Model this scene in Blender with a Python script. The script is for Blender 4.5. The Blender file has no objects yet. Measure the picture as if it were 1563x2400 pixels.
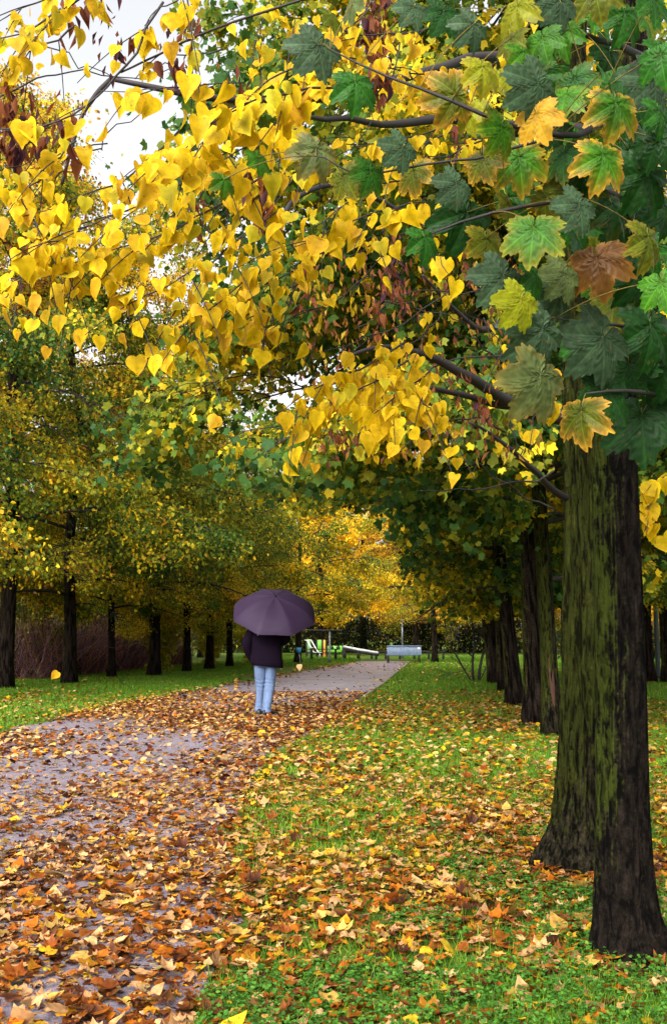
import bpy, math, random
import numpy as np
from mathutils import Vector, Matrix

R_ = np.random.default_rng(11)
random.seed(5)
SC = bpy.context.scene
COL = SC.collection
PI = math.pi

# ------------------------------------------------------------------ camera geometry
CAM_H, F, CX, CY, HORIZ = 1.25, 2400.0, 781.5, 1200.0, 1495.0
PITCH = math.atan((HORIZ - CY) / F)
SP, CP = math.sin(PITCH), math.cos(PITCH)
K = 1.0084


def ray(px, py):
    a, b = (px - CX) / F, (CY - py) / F
    return np.array([a, CP - SP * b, SP + CP * b])


def at(px, py, Y):
    """world point at distance Y ahead; px, py measured on the 1550 px wide view of the photograph"""
    d = ray(px * K, py * K)
    t = Y / d[1]
    return np.array([d[0] * t, Y, CAM_H + d[2] * t])


def G(px, py):
    d = ray(px * K, py * K)
    t = -CAM_H / d[2]
    return np.array([d[0] * t, d[1] * t, 0.0])


# ------------------------------------------------------------------ mesh helpers
def tag(o, label=None, cat=None, group=None, kind=None):
    if label: o['label'] = label
    if cat: o['category'] = cat
    if group: o['group'] = group
    if kind: o['kind'] = kind
    return o


def link(name, me, mat=None, parent=None):
    o = bpy.data.objects.new(name, me)
    COL.objects.link(o)
    if parent is not None: o.parent = parent
    if mat is not None and me is not None and len(me.materials) == 0: me.materials.append(mat)
    return o


def empty(name, loc=(0, 0, 0), rz=0.0):
    o = bpy.data.objects.new(name, None)
    COL.objects.link(o)
    o.location = tuple(float(c) for c in loc)
    o.rotation_euler = (0, 0, rz)
    return o


def make_mesh(name, V, faces, smooth=True, col=None):
    """V (n,3); faces: list of int arrays (m,3) or (m,4); col (n,3) surface colour"""
    V = np.asarray(V, dtype=np.float32)
    me = bpy.data.meshes.new(name)
    me.vertices.add(len(V))
    me.vertices.foreach_set('co', V.ravel())
    faces = [np.asarray(f, dtype=np.int32) for f in faces if len(f)]
    loops = np.concatenate([f.ravel() for f in faces])
    starts, off = [], 0
    for f in faces:
        m, k = f.shape
        starts.append(off + np.arange(m, dtype=np.int32) * k)
        off += m * k
    starts = np.concatenate(starts).astype(np.int32)
    me.loops.add(len(loops))
    me.loops.foreach_set('vertex_index', loops)
    me.polygons.add(len(starts))
    me.polygons.foreach_set('loop_start', starts)
    me.update(calc_edges=True)
    me.validate()
    if smooth:
        me.polygons.foreach_set('use_smooth', np.ones(len(me.polygons), dtype=bool))
    if col is not None:
        at_ = me.attributes.new('leafcol', 'FLOAT_COLOR', 'POINT')
        c = np.ones((len(V), 4), dtype=np.float32)
        c[:, :3] = col
        at_.data.foreach_set('color', c.ravel())
    return me


class MB:
    """collects shapes for one mesh"""
    def __init__(s): s.V, s.F3, s.F4, s.n = [], [], [], 0

    def add(s, V, F3=None, F4=None):
        V = np.asarray(V, dtype=np.float64)
        s.V.append(V)
        if F3 is not None and len(F3): s.F3.append(np.asarray(F3, int) + s.n)
        if F4 is not None and len(F4): s.F4.append(np.asarray(F4, int) + s.n)
        s.n += len(V)

    def box(s, c, d, rz=0.0, bev=0.0, rx=0.0):
        c = np.array(c, float); hx, hy, hz = [q / 2 for q in d]
        if bev <= 0:
            P = np.array([[x, y, z] for z in (-hz, hz) for x, y in ((-hx, -hy), (hx, -hy), (hx, hy), (-hx, hy))])
            Q = [[3, 2, 1, 0], [4, 5, 6, 7], [0, 1, 5, 4], [1, 2, 6, 5], [2, 3, 7, 6], [3, 0, 4, 7]]
        else:
            b = min(bev, hx * .9, hy * .9, hz * .9)
            rings = []
            for z, i in ((-hz, b), (-hz + b, 0), (hz - b, 0), (hz, b)):
                X, Y = hx - i, hy - i
                rings.append([[-X + b, -Y, z], [X - b, -Y, z], [X, -Y + b, z], [X, Y - b, z],
                              [X - b, Y, z], [-X + b, Y, z], [-X, Y - b, z], [-X, -Y + b, z]])
            P = np.array(rings).reshape(-1, 3); Q = []
            for k in range(3):
                for j in range(8):
                    Q.append([k * 8 + j, k * 8 + (j + 1) % 8, k * 8 + 8 + (j + 1) % 8, k * 8 + 8 + j])
            for o_, fl in ((0, True), (24, False)):
                for q in ([0, 1, 2, 3], [0, 3, 4, 7], [7, 4, 5, 6]):
                    q = [o_ + t for t in q]
                    Q.append(q[::-1] if fl else q)
        if rx:
            c_, s_ = math.cos(rx), math.sin(rx)
            P = P @ np.array([[1, 0, 0], [0, c_, s_], [0, -s_, c_]])
        c_, s_ = math.cos(rz), math.sin(rz)
        P = P @ np.array([[c_, s_, 0], [-s_, c_, 0], [0, 0, 1]])
        s.add(P + c, None, Q)

    def tube(s, pts, rad, sides=8, caps=True, ecc=None, disp=None):
        pts = np.asarray(pts, float); n = len(pts)
        rad = np.broadcast_to(np.asarray(rad, float), (n,)) if np.ndim(rad) <= 1 else rad
        T = np.gradient(pts, axis=0) if n > 2 else np.repeat(pts[1:] - pts[:1], 2, 0)
        T /= np.linalg.norm(T, axis=1, keepdims=True) + 1e-12
        ref = np.array([0, 0, 1.0]) if abs(T[:, 2]).max() < .9 else np.array([1.0, 0, 0])
        if abs(T @ ref).max() > .95: ref = np.array([0, 1.0, 0])
        A = np.cross(T, ref); A /= np.linalg.norm(A, axis=1, keepdims=True) + 1e-12
        B = np.cross(T, A)
        th = np.arange(sides) * 2 * PI / sides
        ca, sa = np.cos(th), np.sin(th)
        rr = rad[:, None] * np.ones(sides)
        if disp is not None: rr = rr + disp(pts, th, rad)
        ex, ey = (1, 1) if ecc is None else ecc
        V = pts[:, None] + rr[..., None] * (ex * ca[None, :, None] * A[:, None] + ey * sa[None, :, None] * B[:, None])
        V = V.reshape(-1, 3)
        i = np.arange(n - 1)[:, None] * sides; j = np.arange(sides)[None]
        j2 = (j + 1) % sides
        Q = np.stack([i + j, i + sides + j, i + sides + j2, i + j2], -1).reshape(-1, 4)
        T3 = []
        if caps:
            V = np.vstack([V, pts[0], pts[-1]])
            a, b = n * sides, n * sides + 1
            for k in range(sides):
                T3.append([a, k, (k + 1) % sides]); T3.append([b, (n - 1) * sides + (k + 1) % sides, (n - 1) * sides + k])
        s.add(V, T3, Q)

    def rings(s, rows, caps=True):
        """rows (n,m,3): loft of closed rings"""
        rows = np.asarray(rows, float); n, m, _ = rows.shape
        i = np.arange(n - 1)[:, None] * m; j = np.arange(m)[None]; j2 = (j + 1) % m
        Q = np.stack([i + j, i + j2, i + m + j2, i + m + j], -1).reshape(-1, 4)
        V = rows.reshape(-1, 3); T3 = []
        if caps:
            V = np.vstack([V, rows[0].mean(0), rows[-1].mean(0)])
            for k in range(m):
                T3.append([n * m, (k + 1) % m, k]); T3.append([n * m + 1, (n - 1) * m + k, (n - 1) * m + (k + 1) % m])
        s.add(V, T3, Q)

    def mesh(s, name, smooth=True, col=None):
        f = []
        if s.F3: f.append(np.vstack(s.F3))
        if s.F4: f.append(np.vstack(s.F4))
        return make_mesh(name, np.vstack(s.V), f, smooth, col)

    def build(s, name, mat, parent=None, smooth=True):
        return link(name, s.mesh(name, smooth), mat, parent)


# ------------------------------------------------------------------ noise
def vnoise(P, seed=0):
    P = np.asarray(P, float)
    if P.shape[-1] == 2: P = np.concatenate([P, np.zeros(P.shape[:-1] + (1,))], -1)
    I = np.floor(P).astype(np.int64); f = P - I; f = f * f * (3 - 2 * f)

    def h(dx, dy, dz):
        n = (I[..., 0] + dx) * 374761393 + (I[..., 1] + dy) * 668265263 + (I[..., 2] + dz) * 2147483647 + seed * 974634777
        n = (n ^ (n >> 13)) * 1274126177
        n = n ^ (n >> 16)
        return (n & 0xFFFF) / 65535.0
    r = 0
    for dx in (0, 1):
        for dy in (0, 1):
            for dz in (0, 1):
                w = (f[..., 0] if dx else 1 - f[..., 0]) * (f[..., 1] if dy else 1 - f[..., 1]) * (f[..., 2] if dz else 1 - f[..., 2])
                r = r + w * h(dx, dy, dz)
    return r


def fbm(P, seed=0, o=3):
    P = np.asarray(P, float); r, a, t = 0, 1, 0
    for k in range(o):
        r = r + a * vnoise(P * 2 ** k, seed + k * 7); t += a; a *= .5
    return r / t


def norm(v): return v / (np.linalg.norm(v, axis=-1, keepdims=True) + 1e-12)


# ------------------------------------------------------------------ materials
def nodes(name):
    m = bpy.data.materials.new(name); m.use_nodes = True
    t = m.node_tree
    for n in list(t.nodes): t.nodes.remove(n)
    out = t.nodes.new('ShaderNodeOutputMaterial')

    def N(kind, **kw):
        n = t.nodes.new('ShaderNode' + kind)
        for k, v in kw.items():
            if k in n.inputs: n.inputs[k].default_value = v
            else: setattr(n, k, v)
        return n
    L = lambda a, b: t.links.new(a, b)
    return m, N, L, out


def mixc(N, L, fac, a, b, bt='MIX'):
    n = N('MixRGB', blend_type=bt)
    for i, v in ((0, fac), (1, a), (2, b)):
        if hasattr(v, 'is_output'): L(v, n.inputs[i])
        elif i == 0: n.inputs[0].default_value = v
        else: n.inputs[i].default_value = (*v, 1)
    return n.outputs[0]


def leaf_mat(name, rough=.5, trans=.35, spec=.35, mottle=.25, scale=60.0, tsat=1.0, tval=1.0, spots=0.0):
    m, N, L, out = nodes(name)
    a = N('Attribute', attribute_name='leafcol')
    tc = N('TexCoord')
    nz = N('TexNoise', Scale=scale, Detail=3.0)
    L(tc.outputs['Object'], nz.inputs['Vector'])
    mr = N('MapRange'); L(nz.outputs[0], mr.inputs[0])
    mr.inputs[1].default_value = .3; mr.inputs[2].default_value = .7
    mr.inputs[3].default_value = 1 - mottle; mr.inputs[4].default_value = 1 + mottle * .5
    hs = N('HueSaturation'); L(a.outputs['Color'], hs.inputs['Color']); L(mr.outputs[0], hs.inputs['Value'])
    hso = hs.outputs[0]
    if spots:
        n4 = N('TexNoise', Scale=scale * 2.2, Detail=2.0); L(tc.outputs['Object'], n4.inputs['Vector'])
        rs = N('ValToRGB'); L(n4.outputs[0], rs.inputs[0]); rs.color_ramp.elements[0].position = .66; rs.color_ramp.elements[1].position = .74
        rs.color_ramp.elements[1].color = (spots, spots, spots, 1)
        hso = mixc(N, L, rs.outputs[0], hso, (.16, .055, .008))
    p = N('BsdfPrincipled', Roughness=rough); p.inputs['Specular IOR Level'].default_value = spec
    L(hso, p.inputs['Base Color'])
    bp = N('Bump', Strength=.25, Distance=.004); L(nz.outputs[0], bp.inputs['Height']); L(bp.outputs[0], p.inputs['Normal'])
    tr = N('BsdfTranslucent')
    h2 = N('HueSaturation'); h2.inputs['Saturation'].default_value = tsat; h2.inputs['Value'].default_value = tval
    L(hso, h2.inputs['Color']); L(h2.outputs[0], tr.inputs['Color'])
    mx = N('MixShader'); mx.inputs[0].default_value = trans
    L(p.outputs[0], mx.inputs[1]); L(tr.outputs[0], mx.inputs[2]); L(mx.outputs[0], out.inputs[0])
    return m


def bark_mat(name, dark, mid, moss, moss_amt=.5, mossdir=(-1, -.4, 0), ridge=34.0, bump=.02, foot=0.0, zs=.12):
    m, N, L, out = nodes(name)
    tc = N('TexCoord')
    mp = N('Mapping'); mp.inputs['Scale'].default_value = (1, 1, zs)
    L(tc.outputs['Object'], mp.inputs['Vector'])
    nz = N('TexNoise', Scale=ridge, Detail=5.0, Roughness=.6, Distortion=.4); L(mp.outputs[0], nz.inputs['Vector'])
    n2 = N('TexNoise', Scale=7.0, Detail=6.0, Roughness=.7); L(tc.outputs['Object'], n2.inputs['Vector'])
    n3 = N('TexNoise', Scale=55.0, Detail=4.0, Roughness=.7); L(tc.outputs['Object'], n3.inputs['Vector'])
    cr = N('ValToRGB'); L(nz.outputs[0], cr.inputs[0])
    cr.color_ramp.elements[0].position = .38; cr.color_ramp.elements[1].position = .62
    base = mixc(N, L, cr.outputs[0], dark, mid)
    vr = N('MapRange'); L(n3.outputs[0], vr.inputs[0]); vr.inputs[1].default_value = .3; vr.inputs[2].default_value = .72; vr.inputs[3].default_value = .35; vr.inputs[4].default_value = 2.1
    hb = N('HueSaturation'); L(base, hb.inputs['Color']); L(vr.outputs[0], hb.inputs['Value']); base = hb.outputs[0]
    geo = N('NewGeometry')
    dt = N('VectorMath', operation='DOT_PRODUCT'); L(geo.outputs['Normal'], dt.inputs[0])
    v = norm(np.array(mossdir, float)); dt.inputs[1].default_value = tuple(v)
    s1 = N('Math', operation='MULTIPLY_ADD'); L(dt.outputs['Value'], s1.inputs[0]); s1.inputs[1].default_value = .38; s1.inputs[2].default_value = moss_amt - .5
    s2 = N('Math', operation='ADD'); L(s1.outputs[0], s2.inputs[0]); L(n2.outputs[0], s2.inputs[1])
    s3 = N('Math', operation='MULTIPLY_ADD'); L(n3.outputs[0], s3.inputs[0]); s3.inputs[1].default_value = .55; L(s2.outputs[0], s3.inputs[2])
    s4 = N('Math', operation='MULTIPLY_ADD'); L(nz.outputs[0], s4.inputs[0]); s4.inputs[1].default_value = .32; L(s3.outputs[0], s4.inputs[2])
    last = s4.outputs[0]
    if foot:
        sep = N('SeparateXYZ'); L(tc.outputs['Object'], sep.inputs[0])
        fr = N('MapRange'); L(sep.outputs[2], fr.inputs[0])
        fr.inputs[1].default_value = .05; fr.inputs[2].default_value = foot; fr.inputs[3].default_value = -.5; fr.inputs[4].default_value = 0
        s5 = N('Math', operation='ADD'); L(last, s5.inputs[0]); L(fr.outputs[0], s5.inputs[1]); last = s5.outputs[0]
    r2 = N('ValToRGB'); L(last, r2.inputs[0])
    r2.color_ramp.elements[0].position = .84; r2.color_ramp.elements[1].position = 1.0
    mossv = mixc(N, L, n3.outputs[0], tuple(c * .55 for c in moss), tuple(min(1, c * 1.5) for c in moss))
    c = mixc(N, L, r2.outputs[0], base, mossv)
    ck = N('ValToRGB'); L(nz.outputs[0], ck.inputs[0]); ck.color_ramp.elements[0].position = .40; ck.color_ramp.elements[1].position = .52
    ck.color_ramp.elements[0].color = (.16, .13, .12, 1)
    c = mixc(N, L, 1.0, c, ck.outputs[0], 'MULTIPLY')
    p = N('BsdfPrincipled', Roughness=.9); p.inputs['Specular IOR Level'].default_value = .06
    L(c, p.inputs['Base Color'])
    ad = N('Math', operation='MULTIPLY_ADD'); L(n3.outputs[0], ad.inputs[0]); ad.inputs[1].default_value = .35; L(cr.outputs[0], ad.inputs[2])
    b = N('Bump', Strength=.9, Distance=bump); L(ad.outputs[0], b.inputs['Height']); L(b.outputs[0], p.inputs['Normal'])
    L(p.outputs[0], out.inputs[0])
    return m


def plain(name, col, rough=.6, var=.2, scale=12.0, metal=0.0, spec=.4, bump=0.0, vec='Object', stretch=None):
    m, N, L, out = nodes(name)
    tc = N('TexCoord'); nz = N('TexNoise', Scale=scale, Detail=5.0, Roughness=.65)
    if stretch:
        mp = N('Mapping'); mp.inputs['Scale'].default_value = stretch
        L(tc.outputs[vec], mp.inputs['Vector']); L(mp.outputs[0], nz.inputs['Vector'])
    else: L(tc.outputs[vec], nz.inputs['Vector'])
    c = mixc(N, L, nz.outputs[0], tuple(max(0, q * (1 - var)) for q in col), tuple(min(1, q * (1 + var)) for q in col))
    p = N('BsdfPrincipled', Roughness=rough, Metallic=metal); p.inputs['Specular IOR Level'].default_value = spec
    L(c, p.inputs['Base Color'])
    if bump:
        b = N('Bump', Strength=.6, Distance=bump); L(nz.outputs[0], b.inputs['Height']); L(b.outputs[0], p.inputs['Normal'])
    L(p.outputs[0], out.inputs[0])
    return m


M = {}
M['leaf_far'] = leaf_mat('foliage', .6, .48, .15, .12, 6.0, 1.0, 1.2)
M['leaf_linden'] = leaf_mat('yellow_leaf', .55, .45, .12, .22, 60.0, 1.0, 1.1, .8)
M['leaf_syc'] = leaf_mat('green_leaf', .5, .3, .14, .35, 38.0, 1.0, 1.4, .5)
M['litter'] = leaf_mat('fallen_leaf', .55, .1, .14, .4, 40.0, 1.0, 1.0, .7)
M['grass'] = leaf_mat('grass_blade', .55, .35, .25, .1, 3.0)
M['bark_near'] = bark_mat('bark_dark', (.004, .003, .002), (.008, .0055, .004), (.026, .034, .004), .40, (-1, .45, 0), 34, .014, .7, .3)
M['bark_linden'] = bark_mat('bark_moss', (.006, .005, .003), (.024, .02, .01), (.030, .035, .005), .46, (-1, -.5, 0), 40, .03, .9, .19)
M['bark_far'] = bark_mat('bark_wood', (.006, .004, .003), (.022, .015, .011), (.05, .05, .012), .22, (-1, .2, 0), 22, .02, .5)
M['twig'] = plain('twig_bark', (.016, .011, .011), .7, .4, 25.0)
M['twig_far'] = plain('branch_bark', (.014, .010, .008), .8, .4, 10.0)

M['scar'] = plain('bare_wood', (.05, .024, .017), .8, .4, 18.0, 0, .1, .01)

# ------------------------------------------------------------------ leaf templates  (x across, y base->tip, z up)
def polar_leaf(lobes, n_side, rings, notch=.12, serr=.05, corr=0.0, droop=.25, cup=.1):
    angs = set()
    for k in range(-n_side, n_side + 1): angs.add(round(175.0 * k / n_side, 2))
    for a, L_, w in lobes:
        for s in (1, -1): angs.add(s * a)
    A = np.radians(np.array(sorted(angs)))
    r = np.full(len(A), notch)
    for a, L_, w in lobes:
        for s in (1, -1):
            d = np.abs(A - math.radians(a) * s) / math.radians(w)
            v = L_ * (1 - .55 * np.clip(d, 0, 1.2) ** 1.5)
            v[d > 1.2] = 0
            r = np.maximum(r, v)
    if serr: r = r * (1 + serr * (np.sign(np.sin(A * 26)) + .8 * np.sin(A * 41 + 1)) * (np.abs(A) < 2.6))
    V = [[0, 0, 0]]; edge = [0]; vein = [1]
    axis = np.zeros(len(A))
    for a, L_, w in lobes:
        for s in (1, -1): axis = np.maximum(axis, (np.abs(A - math.radians(a) * s) < .012) * 1.0)
    dmin = np.min([np.abs(A - math.radians(a) * s) for a, _, _ in lobes for s in (1, -1)], axis=0)
    for k in range(1, rings + 1):
        t = k / rings
        x, y = r * t * np.sin(A), r * t * np.cos(A)
        z = cup * np.minimum(dmin, .5) * r * t * 1.2 - droop * (r * t) ** 2
        if corr: z = z + corr * np.cos(2 * PI * (r * t * 5.5 - dmin * 2.2)) * np.clip(dmin * 4, 0, 1)
        vn = axis if not corr else np.maximum(axis, .45 * (np.cos(2 * PI * (r * t * 7 - dmin * 3.2)) > .72) * (t > .2))
        V += np.stack([x, y, z], 1).tolist(); edge += [t ** 5] * len(A); vein += list(vn)
    m = len(A); T = []
    for j in range(m - 1): T.append([0, 1 + j + 1, 1 + j])
    for k in range(rings - 1):
        b = 1 + k * m
        for j in range(m - 1):
            T.append([b + j, b + j + 1, b + m + j + 1]); T.append([b + j, b + m + j + 1, b + m + j])
    return np.array(V), np.array(T), np.array(edge), np.array(vein)


SYC_LOBES = [(0, 1.0, 38), (50, .95, 38), (104, .72, 42), (148, .42, 36)]
SYC = polar_leaf(SYC_LOBES, 56, 16, .12, .04, .014, .22, .12)
SYC2 = polar_leaf(SYC_LOBES, 56, 16, .12, .04, .016, .42, .3)
MAP_LO = polar_leaf([(0, 1.0, 36), (52, .9, 36), (106, .6, 40)], 7, 1, .14, 0, 0, .3, .3)
LIT = [polar_leaf([(0, 1.0, 36), (52, .9, 36), (106, .6, 40)], 9, 2, .14, .05, 0, d, c) for d, c in ((.5, .5), (-.45, .3), (.15, .9), (-.8, -.3), (.1, .15))]
_E = [(0, .0), (.13, -.09), (.29, -.09), (.42, .03), (.475, .2), (.45, .38), (.36, .56), (.23, .74), (.1, .9), (0, 1.06)]


def heart(fold, droop, twist=0.0):
    V, T, edge, vein = [], [], [], []
    n = len(_E)
    for s in (0, 1, -1):
        for x, y in _E:
            yy = max(y, .0) if s == 0 else y
            xx = x * s
            V.append([xx, yy, fold * abs(xx) - droop * yy * yy + twist * xx * yy - .5 * xx * xx])
            edge.append(0 if s == 0 else 1); vein.append(1 if s == 0 else 0)
    for k in range(n - 1):
        for s in (1, 2):
            a, b, c, d = k, k + 1, s * n + k + 1, s * n + k
            q = [[a, b, c], [a, c, d]] if s == 2 else [[a, c, b], [a, d, c]]
            T += q
    return np.array(V), np.array(T), np.array(edge), np.array(vein)


HEART = [heart(.25, .3), heart(.5, .15, .35), heart(.1, .55, -.3), heart(-.25, .35, .1), heart(.8, .3, -.1), heart(.3, -.2, .5), heart(.6, .7, .2), heart(-.1, .15, -.5)]
KITE = (np.array([[0, 0, 0], [.36, .38, .1], [.22, .8, .0], [0, 1.05, -.15], [-.22, .8, .0], [-.36, .38, .1], [0, .5, -.03]]),
        np.array([[0, 1, 6], [1, 2, 6], [2, 3, 6], [3, 4, 6], [4, 5, 6], [5, 0, 6]]), np.zeros(7), np.zeros(7))
DIAM = (np.array([[0, 0, 0], [.36, .45, .1], [0, 1.0, -.1], [-.36, .45, .1]]), np.array([[0, 1, 2], [0, 2, 3]]), np.zeros(4), np.zeros(4))


class Leaves:
    def __init__(s): s.V, s.T, s.C, s.n = [], [], [], 0

    def add(s, tpl, P, Yax, Nrm, S, C, edgec=None, edgew=0.0, veinm=1.0, wx=1.0):
        tv, tf, te, tvn = tpl
        P = np.asarray(P, float)
        N_ = len(P)
        if N_ == 0: return
        Yax = norm(Yax); X = norm(np.cross(Yax, Nrm)); Z = np.cross(X, Yax)
        S = np.broadcast_to(np.asarray(S, float), (N_,))
        V = P[:, None] + S[:, None, None] * (tv[None, :, 0:1] * X[:, None] * np.broadcast_to(np.asarray(wx, float), (N_,))[:, None, None] + tv[None, :, 1:2] * Yax[:, None] + tv[None, :, 2:3] * Z[:, None])
        C = np.repeat(np.asarray(C, float)[:, None], len(tv), 1)
        if edgec is not None:
            w = (np.broadcast_to(np.asarray(edgew, float), (N_,))[:, None] * te[None])[..., None]
            C = C * (1 - w) + np.asarray(edgec, float).reshape(-1, 1, 3) * w
        if veinm != 1.0: C = C * (1 + (veinm - 1) * tvn)[None, :, None]
        s.V.append(V.reshape(-1, 3)); s.C.append(C.reshape(-1, 3))
        s.T.append((tf[None] + (np.arange(N_) * len(tv))[:, None, None]).reshape(-1, 3) + s.n)
        s.n += N_ * len(tv)

    def shapes(s, mb, col):
        V = np.vstack(mb.V); T = list(mb.F3)
        for q in mb.F4: T += [q[:, [0, 1, 2]], q[:, [0, 2, 3]]]
        s.V.append(V); s.T.append(np.vstack(T) + s.n); s.C.append(np.repeat(np.array([col], float), len(V), 0)); s.n += len(V)

    def mesh(s, name):
        return make_mesh(name, np.vstack(s.V), [np.vstack(s.T)], True, np.clip(np.vstack(s.C), 0, 1))

    def build(s, name, mat, parent=None):
        return link(name, s.mesh(name), mat, parent)


def pick(rng, pal, w, n):
    pal = np.array(pal); w = np.array(w, float); w /= w.sum()
    return pal[rng.choice(len(pal), n, p=w)]


# ------------------------------------------------------------------ world, sun, camera
SUN_EL, SUN_AZ = math.radians(36), math.radians(202)   # azimuth clockwise from +Y: behind the camera, to the left
w = bpy.data.worlds.new('World'); SC.world = w; w.use_nodes = True
nt = w.node_tree
bg = nt.nodes['Background']
sky = nt.nodes.new('ShaderNodeTexSky'); sky.sky_type = 'NISHITA'; sky.sun_disc = False
sky.sun_elevation = SUN_EL; sky.sun_rotation = SUN_AZ
sky.air_density = 1.0; sky.dust_density = 6.0; sky.ozone_density = 1.0
hs = nt.nodes.new('ShaderNodeHueSaturation'); hs.inputs['Saturation'].default_value = .12
nt.links.new(sky.outputs[0], hs.inputs['Color']); nt.links.new(hs.outputs[0], bg.inputs['Color'])
bg.inputs['Strength'].default_value = .15
sd = bpy.data.lights.new('Sun', 'SUN'); sd.energy = 1.5; sd.angle = math.radians(35); sd.color = (1, .95, .88)
so = bpy.data.objects.new('sun', sd); COL.objects.link(so)
dirv = Vector((math.sin(SUN_AZ) * math.cos(SUN_EL), math.cos(SUN_AZ) * math.cos(SUN_EL), math.sin(SUN_EL)))
so.rotation_euler = dirv.to_track_quat('Z', 'Y').to_euler()
so.location = dirv * 50
cd = bpy.data.cameras.new('Camera'); cam = bpy.data.objects.new('camera', cd); COL.objects.link(cam)
cam.location = (0, 0, CAM_H); cam.rotation_euler = (PI / 2 + PITCH, 0, 0)
cd.sensor_fit = 'VERTICAL'; cd.sensor_height = 36; cd.lens = 36.0 * F / 2400.0
cd.clip_start = .05; cd.clip_end = 2000
SC.camera = cam
SC.view_settings.view_transform = 'Standard'; SC.view_settings.look = 'None'
SC.view_settings.exposure = 1.45; SC.view_settings.gamma = 1
try:
    SC.cycles.max_bounces = 12; SC.cycles.diffuse_bounces = 9; SC.cycles.transparent_max_bounces = 8
except Exception: pass

# ------------------------------------------------------------------ ground, path, kerb
PY = np.array([-30, 2, 6, 9, 11, 13.6, 15.4, 19.4, 24, 28.6, 36, 46, 50, 56.0])
PL = np.array([-5.0, -4.9, -4.8, -4.7, -4.6, -4.44, -4.35, -3.9, -3.3, -2.6, -1.5, .0, .6, 1.6])
PR = np.array([-.35, -.42, -.62, -.75, -.75, -.3, -.05, .3, .85, 1.35, 2.1, 3.1, 3.5, 4.2])


def pathL(y): return np.interp(y, PY, PL)
def pathR(y): return np.interp(y, PY, PR)


def ground_mat():
    m, N, L, out = nodes('lawn_soil')
    tc = N('TexCoord')
    n1 = N('TexNoise', Scale=.55, Detail=6.0, Roughness=.6); L(tc.outputs['Object'], n1.inputs['Vector'])
    n2 = N('TexNoise', Scale=18.0, Detail=6.0, Roughness=.75); L(tc.outputs['Object'], n2.inputs['Vector'])
    a = mixc(N, L, n2.outputs[0], (.022, .045, .006), (.11, .2, .015))
    b = mixc(N, L, n2.outputs[0], (.03, .018, .008), (.12, .075, .02))
    cr = N('ValToRGB'); L(n1.outputs[0], cr.inputs[0]); cr.color_ramp.elements[0].position = .5; cr.color_ramp.elements[1].position = .66
    c = mixc(N, L, cr.outputs[0], a, b)
    p = N('BsdfPrincipled', Roughness=.9); p.inputs['Specular IOR Level'].default_value = .15
    L(c, p.inputs['Base Color'])
    bp = N('Bump', Strength=.8, Distance=.04); L(n2.outputs[0], bp.inputs['Height']); L(bp.outputs[0], p.inputs['Normal'])
    L(p.outputs[0], out.inputs[0]); return m


def path_mat():
    m, N, L, out = nodes('path_gravel')
    tc = N('TexCoord')
    n1 = N('TexNoise', Scale=.8, Detail=5.0, Roughness=.6); L(tc.outputs['Object'], n1.inputs['Vector'])
    n2 = N('TexNoise', Scale=55.0, Detail=6.0, Roughness=.85); L(tc.outputs['Object'], n2.inputs['Vector'])
    n3 = N('TexNoise', Scale=7.0, Detail=6.0, Roughness=.7); L(tc.outputs['Object'], n3.inputs['Vector'])
    a = mixc(N, L, n2.outputs[0], (.13, .115, .14), (.40, .355, .42))
    b = mixc(N, L, n3.outputs[0], (.45, .42, .43), (1.15, 1.1, 1.12))
    c = mixc(N, L, 1.0, a, b, 'MULTIPLY')
    p = N('BsdfPrincipled'); L(c, p.inputs['Base Color'])
    mr = N('MapRange'); L(n1.outputs[0], mr.inputs[0]); mr.inputs[1].default_value = .35; mr.inputs[2].default_value = .65
    mr.inputs[3].default_value = .28; mr.inputs[4].default_value = .5; L(mr.outputs[0], p.inputs['Roughness'])
    bp = N('Bump', Strength=.8, Distance=.012); L(n2.outputs[0], bp.inputs['Height']); L(bp.outputs[0], p.inputs['Normal'])
    L(p.outputs[0], out.inputs[0]); return m


M['ground'] = ground_mat(); M['path'] = path_mat()
n = 161
gx = np.sign(np.linspace(-1, 1, n)) * np.abs(np.linspace(-1, 1, n)) ** 2.2 * 500
X, Y = np.meshgrid(gx, gx + 15)
Z = np.zeros_like(X)
V = np.stack([X, Y, Z], -1).reshape(-1, 3)
i = np.arange(n - 1)[:, None] * n + np.arange(n - 1)[None]
Q = np.stack([i, i + 1, i + n + 1, i + n], -1).reshape(-1, 4)
tag(link('ground', make_mesh('ground', V, [Q]), M['ground']), kind='structure')
ys = np.concatenate([np.linspace(-30, 0, 40, endpoint=False), np.linspace(0, 55.5, 260)])
jl = (vnoise(np.stack([ys * 1.5, ys * 0], -1), 3) - .5) * .3
jr = (fbm(np.stack([ys * 2.5, ys * 0 + 9], -1), 4, 3) - .5) * .45 * (ys < 22)
rows = []
for u in np.linspace(0, 1, 9):
    x = (pathL(ys) + jl) * (1 - u) + (pathR(ys) + jr) * u
    rows.append(np.stack([x, ys, np.full_like(x, .012 * math.sin(u * PI) + .004)], -1))
V = np.stack(rows, 1).reshape(-1, 3)
i = np.arange(299)[:, None] * 9 + np.arange(8)[None]
Q = np.stack([i, i + 1, i + 10, i + 9], -1).reshape(-1, 4)
tag(link('path', make_mesh('path', V, [Q]), M['path']), kind='structure')
M['kerb'] = plain('kerb_stone', (.27, .25, .2), .8, .4, 8.0)
ks = np.linspace(22, 50, 60)
mb = MB()
kx = pathR(ks) + .04
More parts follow.
